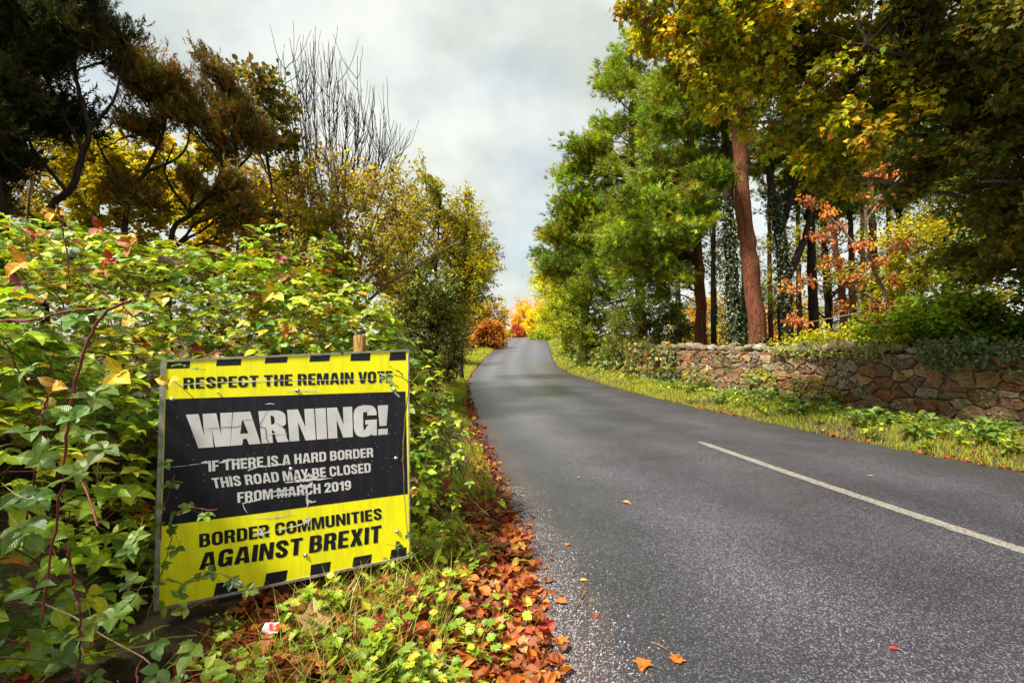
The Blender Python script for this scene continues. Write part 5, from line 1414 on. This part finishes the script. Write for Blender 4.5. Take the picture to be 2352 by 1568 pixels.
bramble("yellow_fern", "yellow and gold low growth on the right verge in front of the ivy mound", [((4.55, 19.2, .0), (.45, 1.2, .5)), ((4.2, 23.5, .0), (.4, 2.0, .5))], 45, .09, YELB + [(1, (.40, .22, .03))], 10, .4, lift=.6, cat="undergrowth")


def wall_ivy(label, s0, s1, z0, z1, n, pal, size=.075, hang=.0):
    p = wall_pt(rng.uniform(s0, s1, n), rng.uniform(z0, z1, n) + rng.normal(0, .05, n), .07 + np.abs(rng.normal(0, .05 + hang, n)))
    top = rng.random(n) < .35
    p[top, 2] = WT + rng.uniform(.05, .32, top.sum())
    p[top] += rng.normal(0, .10, (top.sum(), 3)) * A([1, 1, .3])
    root = thing("ivy", label, "ivy", p.mean(0) * A([1, 1, 0]) + A([0, 0, .1]))
    LF, ST = MB(), MB()
    ps = wall_pt(A([3.0]), A([1.]), A([1.]))[0] - wall_pt(A([3.0]), A([1.]), A([0.]))[0]
    leaves(LF, 'ovate', p, A([0, 0, -.8]) + rng.normal(0, .6, (n, 3)), ps + A([0, 0, .45]) + rng.normal(0, .35, (n, 3)), size * rng.uniform(.5, 1.2, n), palette(n, pal, .22))
    for k in range(40):
        s_ = rng.uniform(s0, s1); z_ = rng.uniform(z0, z1)
        q = wall_pt(s_ + np.cumsum(rng.normal(0, .05, 9)), np.clip(z_ + np.linspace(0, -.5, 9) * rng.uniform(.2, 1), z0, 9), .085 + rng.uniform(0, .05, 9))
        tubes(LF, q, np.linspace(.004, .002, 9), 4, (.09, .06, .03))
    LF.build("foliage", M_IVY, root)


wall_ivy("dark ivy draped over the coping at the shaded near end of the wall", 3.4, 7.6, 1.12, 1.55, 1800, [(3, (.05, .085, .015)), (2, (.09, .12, .018))], .08, .06)
wall_ivy("thin pale ivy patch creeping over the coping stones in the middle of the wall", 8.2, 11.0, 1.28, 1.5, 420, [(2, (.20, .24, .02)), (1, (.30, .28, .02))], .07, .02)

# ------------------------------------------------------------------ verge plants
def ground_pts(n, ymin, ymax, side, d0, d1, power=1.0):
    t = rng.random(n)
    Y = ymin * (ymax / ymin) ** t if power == 1 else ymin + (ymax - ymin) * t ** power
    d = d0 + (d1 - d0) * rng.random(n)
    X = xl(Y) - d if side < 0 else xr(Y) + d
    return X, Y, ground(X, Y), d


def blades(mb, X, Y, Z, h, w, col, lean=.5):
    n = len(X)
    a = rng.uniform(0, 6.283, n)
    side = np.stack([np.cos(a), np.sin(a), np.zeros(n)], 1) * w[:, None]
    b2 = a + math.pi / 2 + rng.normal(0, .5, n)
    ld = np.stack([np.cos(b2), np.sin(b2), np.zeros(n)], 1) * (h * rng.uniform(.1, 1.2, n) * lean)[:, None]
    p = np.stack([X, Y, Z - .01], 1); up = np.stack([np.zeros(n), np.zeros(n), h], 1)
    V = np.stack([p - side, p + side, p + up * .55 + ld * .3 - side * .75, p + up * .55 + ld * .3 + side * .75, p + up * .9 + ld], 1)
    T = (A([(0, 1, 3), (0, 3, 2), (2, 3, 4)])[None] + (np.arange(n) * 5)[:, None, None]).reshape(-1, 3)
    mb.add(V, tris=T, col=np.repeat(col, 5, axis=0))


GR = [(4, (.42, .48, .016)), (3, (.31, .40, .016)), (1.5, (.50, .44, .025)), (.6, (.44, .30, .04))]
mb = MB()
for n, a, b_, s_, d0, d1, hh in ((34000, 3.3, 16, -1, .10, 1.1, .085), (5000, 1.3, 4.0, -1, .4, 1.3, .09), (24000, 13, 75, -1, .05, 1.8, .17), (60000, 4.0, 17, 1, .06, 2.1, .085), (16000, 15, 75, 1, .05, 1.6, .16), (14000, 16, 85, -1, 1.5, 6.0, .22), (14000, 22, 85, 1, 1.4, 6.0, .22)):
    X, Y, Z, d = ground_pts(n, a, b_, s_, d0, d1)
    keep = rng.random(n) < np.clip(.35 + .9 * np.sin(X * 3 + Y * 1.3) * np.sin(Y * 2.1 - X) + .6 * (Y > 12), .1, 1)
    if s_ > 0: keep = rng.random(n) < np.clip(.75 + .4 * np.sin(X * 3 + Y * 1.3) * np.sin(Y * 2.1 - X), .45, 1)
    X, Y, Z = X[keep], Y[keep], Z[keep]; n = len(X)
    sc = np.clip(Y / 9, .8, 3.5)
    blades(mb, X, Y, Z, hh * rng.uniform(.4, 1.5, n), .0022 * sc * rng.uniform(.7, 1.4, n), palette(n, GR, .2), .8)
n = 1300
Y = rng.uniform(1.7, 3.6, n); X = xl(Y) - rng.uniform(.5, 1.25, n)
blades(mb, X, Y, ground(X, Y), rng.uniform(.10, .26, n), rng.uniform(.0015, .003, n), palette(n, [(2, (.30, .36, .03)), (2, (.42, .36, .08)), (1, (.2, .3, .02))], .2), 1.3)
tag(mb.build("grass", M_GRASS), "bright green grass along both verges of the road", "grass", kind="stuff")


def make_mesh(builder):
    mb = MB(); builder(mb)
    o = mb.build("tmp", M_BRAMBLE)
    me = o.data
    bpy.data.objects.remove(o)
    return me


def weed_mesh(seed, kind, pal, n, size, height):
    def f(mb):
        a = rng.uniform(0, 6.283, n); r_ = rng.uniform(.02, .16, n) * height / .2
        p = np.stack([np.cos(a) * r_, np.sin(a) * r_, rng.uniform(.3, 1, n) * height], 1)
        y = np.stack([np.cos(a), np.sin(a), rng.normal(0, .25, n)], 1)
        leaves(mb, kind, p, y + rng.normal(0, .3, (n, 3)), A([0, 0, 1]) + rng.normal(0, .3, (n, 3)), size * rng.uniform(.6, 1.2, n), palette(n, pal, .16))
        t = np.linspace(0, 1, 5)[None, :, None]
        L = p[:, None] * t; L[:, 1:4, 2] += .15 * height
        tubes(mb, L, np.broadcast_to(np.linspace(.0018, .001, 5), (n, 5)), 4, (.14, .17, .03))
    return make_mesh(f)


WEED = [(3, (.28, .38, .02)), (2, (.19, .30, .018)), (1, (.40, .42, .02))]
DOCK = [(3, (.09, .17, .025)), (2, (.14, .22, .025)), (1, (.22, .26, .025))]
wm = [weed_mesh(k, 'lobed', WEED, 20, .052, .15) for k in range(5)] + [weed_mesh(9 + k, 'round', WEED, 60, .018, .10) for k in range(2)]
dm = [weed_mesh(20 + k, 'ovate', DOCK, 30, .125, .24) for k in range(4)]


def put(me, name, label, cat, loc, rz, sc, group):
    me.name = name
    o = bpy.data.objects.new(name, me)
    COL.objects.link(o)
    o.location = loc; o.rotation_euler = (0, 0, rz); o.scale = (sc,) * 3
    return tag(o, label, cat, group)


k = 0
while k < 58:
    X = rng.uniform(-1.5, .02); Y = rng.uniform(1.25, 3.5)
    if Y < 2.0 and X < -1.2: continue
    dl = xl(Y) - X
    if dl < .25 and rng.random() < .8: continue
    if dl > .75 and Y > 2.6: continue
    c = (A([X, Y, .2]) - SO) @ SM.T
    if -.1 < c[0] < 1.1 and c[2] < .16: continue
    put(wm[rng.choice(7, p=[.16, .16, .16, .16, .16, .1, .1])], "verge_weed", "low green weed with toothed leaves on the littered verge below and beside the sign", "weed", (X, Y, float(ground(X, Y))), rng.uniform(0, 6.28), rng.uniform(.7, 1.25), "weeds on the verge below the sign")
    k += 1
for k in range(90):
    Y = 5.4 * (18 / 5.4) ** rng.random(); X = xr(Y) + rng.uniform(.25, 1.6)
    if X > np.interp(Y, yy, xx) - .1: continue
    put(wm[rng.integers(7)], "verge_weed", "low green weed in the grass strip between the road and the stone wall", "weed", (X, Y, float(ground(X, Y))), rng.uniform(0, 6.28), rng.uniform(.8, 1.7), "weeds in the grass by the wall")
for k in range(64):
    Y = 5.2 * (16.5 / 5.2) ** rng.random(); d = rng.uniform(.45, 1.9)
    X = xr(Y) + d
    wx = np.interp(Y, yy, xx)
    if X > wx - .15: continue
    put(dm[rng.integers(4)], "dock_plant", "broad leaved green dock plant growing at the foot of the stone wall", "plant", (X, Y, float(ground(X, Y))), rng.uniform(0, 6.28), rng.uniform(.6, 1.15), "leafy plants along the foot of the wall")
bramble("bramble_bush", "sprawling leafy bramble climbing the lower face of the stone wall, near its middle", [((6.55, 10.3, .35), (.30, .8, .45)), ((6.2, 11.8, .35), (.3, .6, .6)), ((5.5, 14.2, .3), (.3, .9, .5))], 60, .075, BRIGHT + [(2, (.26, .28, .02))], 26, .4)

# ------------------------------------------------------------------ fallen leaves
DEADP = [(4, (.30, .068, .014)), (4, (.19, .048, .014)), (1.8, (.44, .13, .016)), (1.0, (.44, .22, .03)), (1, (.12, .04, .018)), (.5, (.24, .02, .02))]
mb = MB()
for n, a, b_, s_, d0, d1, sz in ((6000, 1.1, 4.4, -1, -.06, .8, .066), (600, 3.8, 9, -1, -.05, .3, .05), (1400, 8, 40, -1, -.06, .18, .08), (800, 5, 45, 1, -.04, .14, .05), (350, 5, 14, 1, .1, 1.3, .06), (2600, 1.2, 3.2, -1, .5, 1.6, .07)):
    X, Y, Z, d = ground_pts(n, a, b_, s_, d0, d1)
    if Y.max() > 12: 
        keep = rng.random(n) < np.clip(.45 + .8 * np.sin(Y * 1.9) * np.sin(Y * .73 + 1) + .3 * np.sin(Y * 5.1), .04, 1); X, Y, Z, d = X[keep], Y[keep], Z[keep], d[keep]
    if s_ < 0 and d1 == .8:
        keep = rng.random(n) < np.clip(1.25 - np.abs(d - .22) * 1.6, .15, 1) * np.where(d < .02, .35, 1)
        X, Y, Z, d = X[keep], Y[keep], Z[keep], d[keep]
    n = len(X)
    Z = np.where(d < 0, road_z(X, Y) + .006, Z + rng.uniform(.008, .05, n))
    kinds = rng.random(n)
    a_ = rng.uniform(0, 6.283, n)
    yd = np.stack([np.cos(a_), np.sin(a_), rng.normal(0, .22, n)], 1)
    zh = A([0, 0, 1]) + rng.normal(0, .35, (n, 3))
    s2 = sz * rng.uniform(.6, 1.35, n); cc = palette(n, DEADP, .25)
    for kd, lo, hi in (('curl', 0, .6), ('ovate', .6, .85), ('maple', .85, 1.1)):
        q = (kinds >= lo) & (kinds < hi)
        leaves(mb, kd, np.stack([X, Y, Z], 1)[q], yd[q], zh[q], s2[q] * (1.3 if kd == 'maple' else 1), cc[q])
tag(mb.build("leaf_litter", M_DEAD), "carpet of red brown fallen leaves along the road edges and verge", "leaf litter", kind="stuff")


def leaf_mesh(kind, col, size):
    def f(mb):
        leaves(mb, kind, A([[0, -size / 2, .004]]), A([[0, 1, .02]]), A([[0.05, 0, 1]]), A([size]), A([col]))
        tubes(mb, smooth_line([(0, -size / 2, .004), (.003, -size * .72, .008), (0, -size * .92, .004)], 5), np.linspace(.0012, .0008, 5), 4, A(col) * .6)
    me = make_mesh(f)
    me.materials[0] = M_DEAD
    return me


cols_ = dict(orange=(.48, .14, .02), brown=(.24, .07, .02), red=(.36, .04, .02), yellow=(.55, .38, .05), tan=(.42, .24, .10))
lm = {c: [leaf_mesh(kd, v, s_) for kd, s_ in (('curl', .07), ('ovate', .075), ('maple', .095))] for c, v in cols_.items()}


def on_ground(dx, dy, h=0.0):
    d = P(dx, dy, 1.0) - EYE
    t = 1.45 / -d[2]
    for _ in range(12):
        q = EYE + d * t
        z = float(road_z(q[0], q[1])) if xl(q[1]) < q[0] < xr(q[1]) else float(ground(q[0], q[1]))
        t = (1.5 - z - h) / -d[2]
    return EYE + d * t


c7 = lambda x, y: ((900 + x * .5148) * 2352 / 2560, (900 + y * .5148) * 2352 / 2560)
road_leaves = [(c7(1298, 692), 'tan', 2, "pale pinkish leaf lying flat in the middle of the road"), (c7(1010, 895), 'orange', 1, "narrow orange leaf on the asphalt beside the gravel edge"), (c7(895, 1017), 'orange', 0, "bright orange leaf on the loose gravel, nearest the leaf litter"),
               (c7(1088, 1068), 'yellow', 1, "small pale yellow leaf on the asphalt just off the gravel"), (c7(967, 1175), 'orange', 2, "orange pointed leaf on the gravel beside a thin twig"), (c7(1140, 1243), 'red', 1, "flame red oval leaf lying on the dark asphalt"), (c7(970, 1360), 'orange', 2, "large orange lobed leaf on the gravel near the bottom of the verge"),
               (c7(1372, 1488), 'orange', 2, "small orange leaf on the near asphalt"), (c7(928, 973), 'orange', 0, "little orange leaf at the inner side of the gravel strip"), (c7(1062, 570), 'yellow', 0, "tiny yellow leaf on the pale stretch of road"), (c7(665, 393), 'brown', 0, "brown curled leaf near the road's left edge, past the sign"),
               (c7(840, 763), 'red', 0, "dark red leaf where the gravel meets the litter"), (c7(785, 658), 'tan', 1, "tan leaf at the frayed left edge of the asphalt"), (c7(1545, 1450), 'orange', 2, "orange lobed leaf at the bottom of the picture on bare asphalt"), (((2056, 1490)), 'red', 1, "lone red leaf on the shaded asphalt near the white line"),
               (((1150, 1085)), 'brown', 0, "brown leaf rolled up on the road edge opposite the message board"), (((1790, 985)), 'brown', 0, "brown leaf on the far side of the road, close under the wall"), (((2000, 1092)), 'tan', 0, "tan leaf on the far lane beyond the white line")]
for (dx, dy), c, k, lab in road_leaves:
    p = on_ground(dx, dy)
    put(lm[c][k], "fallen_leaf", lab, "leaf", (p[0], p[1], p[2] + .004), rng.uniform(0, 6.28), rng.uniform(.75, 1.0) * (1.0 if k == 2 else .85), "fallen leaves on the road")
p = on_ground(722, 1412, .10)
o = put(leaf_mesh('maple', (.44, .27, .11), .20), "fallen_leaf", "very large pale tan leaf caught in the weeds below the sign", "leaf", p, .6, 1, None)
o.rotation_euler = (.5, .25, .6)
lb = dict(orange="orange fallen leaf on top of the leaf litter beside the gravel", brown="brown fallen leaf on top of the leaf litter beside the gravel", red="dark red fallen leaf on top of the leaf litter beside the gravel", yellow="yellow fallen leaf on top of the leaf litter beside the gravel", tan="tan fallen leaf on top of the leaf litter beside the gravel")
for k in range(270):
    Y = 1.15 * (3.2 / 1.15) ** rng.random(); d = abs(rng.normal(.18, .20)); X = xl(Y) - d + .03
    c = rng.choice(['orange', 'brown', 'red', 'yellow', 'tan'], p=[.36, .38, .14, .05, .07])
    o = put(lm[c][rng.integers(3)], "fallen_leaf", lb[c], "leaf", (X, Y, float(ground(X, Y)) + rng.uniform(.05, .075)), 0, rng.uniform(.7, 1.25), "fallen leaves on the verge")
    o.rotation_euler = (rng.normal(0, .35), rng.normal(0, .35), rng.uniform(0, 6.28))

# ------------------------------------------------------------------ gravel, twigs, litter
n = 15000
Y = 1.05 * (5.0 / 1.05) ** rng.random(n); X = xl(Y) - .03 + np.abs(rng.normal(0, .20, n)) * np.interp(Y, [1, 5], [1.25, .5])
r_ = rng.uniform(.0025, .0075, n)
V0 = A([(1, 0, 0), (0, 1, 0), (-1, 0, 0), (0, -1, 0), (0, 0, 1), (0, 0, -1)], float)
V = V0[None] * r_[:, None, None] * rng.uniform(.55, 1.25, (n, 6, 1)) + rng.normal(0, .0008, (n, 6, 3)) + np.stack([X, Y, np.maximum(road_z(X, Y), ground(X, Y)) + r_ * .4], 1)[:, None]
T = (A([(0, 1, 4), (1, 2, 4), (2, 3, 4), (3, 0, 4), (1, 0, 5), (2, 1, 5), (3, 2, 5), (0, 3, 5)])[None] + (np.arange(n) * 6)[:, None, None]).reshape(-1, 3)
mb = MB(); mb.add(V, tris=T, col=np.repeat(palette(n, [(3, (.16, .15, .16)), (1.4, (.24, .23, .24)), (2, (.08, .07, .075)), (1, (.20, .14, .10))], .2), 6, axis=0))
M_GRAV, N, L, b = nodes_of("gravel"); L.new(attr(N).outputs['Color'], b.inputs['Base Color']); b.inputs['Roughness'].default_value = .6
tag(mb.build("gravel", M_GRAV), "loose grey chippings strewn along the left road edge", "gravel", kind="stuff")
for pts, lab in (([c7(1100, 1120), c7(1075, 1160), c7(1040, 1222)], "thin bent twig lying across the gravel"), ([c7(1415, 1372), c7(1450, 1385), c7(1490, 1407)], "pale straight twig on the near asphalt")):
    q = smooth_line([on_ground(*p_) + A([0, 0, .007]) for p_ in pts], 12, .001)
    mb = MB(); tubes(mb, q, np.linspace(.0035, .0018, 12), 6, (.24, .15, .07))
    tubes(mb, np.stack([q[5], q[5] + A([.02, .025, .004]), q[5] + A([.03, .05, .002])]), A([.002, .0015, .001]), 5, (.24, .15, .07))
    tag(mb.build("twig", M_STEM, smooth=True), lab, "twig")
p = on_ground(2084, 1010, .05)
can = thing("drink_can", "crushed blue drink can lying in the weeds on the right verge", "litter", p)
mb = MB()
prof = A([(-.062, .0), (-.061, .022), (-.055, .030), (-.03, .031), (-.012, .026), (.01, .024), (.03, .030), (.055, .031), (.061, .022), (.062, .0)])
a_ = np.arange(20) / 20 * 2 * math.pi
V = np.stack([np.stack([np.full(20, l), np.cos(a_) * r * (1 - .25 * np.exp(-(l / .03) ** 2)), np.sin(a_) * r * (1 + .1 * np.exp(-(l / .03) ** 2))], -1) for l, r in prof])
cr = A([[math.cos(.5), -math.sin(.5), 0], [math.sin(.5), math.cos(.5), 0], [0, 0, 1]])
gi = np.arange(200).reshape(10, 20); nx = np.roll(gi, -1, 1)
q4 = np.stack([gi[:-1], nx[:-1], nx[1:], gi[1:]], -1)
mb.add(V.reshape(-1, 3) @ cr.T + p, quads=q4[1:8].reshape(-1, 4)); mb.build("body", plain("can_blue", (.02, .20, .62), .3, .3, 30, .3), can, smooth=True)
for sl_ in (slice(0, 1), slice(8, 9)):
    mb = MB(); mb.add(V.reshape(-1, 3) @ cr.T + p, quads=q4[sl_].reshape(-1, 4)); mb.build("lid", M_SCREW, can, smooth=True)
p = on_ground(625, 1440, .09)
mb = MB()
gx, gy = np.meshgrid(np.linspace(-.05, .05, 9), np.linspace(-.03, .03, 6))
V = np.stack([gx, gy, .012 * np.sin(gx * 90) * np.cos(gy * 70 + 1) + .02 * np.abs(gx) / .05], -1).reshape(-1, 3)
V = V * .7
cw = np.where((gx.ravel() > -.018)[:, None] ^ (np.abs(gy.ravel()) > .027)[:, None], A([.62, .04, .03]), A([.75, .75, .78]))
gi = np.arange(54).reshape(6, 9)
rx = A([[1, 0, 0], [0, math.cos(.9), -math.sin(.9)], [0, math.sin(.9), math.cos(.9)]])
mb.add(V @ rx.T + p, quads=np.stack([gi[:-1, :-1], gi[:-1, 1:], gi[1:, 1:], gi[1:, :-1]], -1).reshape(-1, 4), col=cw)
M_WRAP, N, L, b = nodes_of("wrapper"); L.new(attr(N).outputs['Color'], b.inputs['Base Color']); b.inputs['Roughness'].default_value = .3
tag(mb.build("sweet_wrapper", M_WRAP, smooth=True), "crumpled red and white wrapper dropped in the weeds below the sign", "litter")
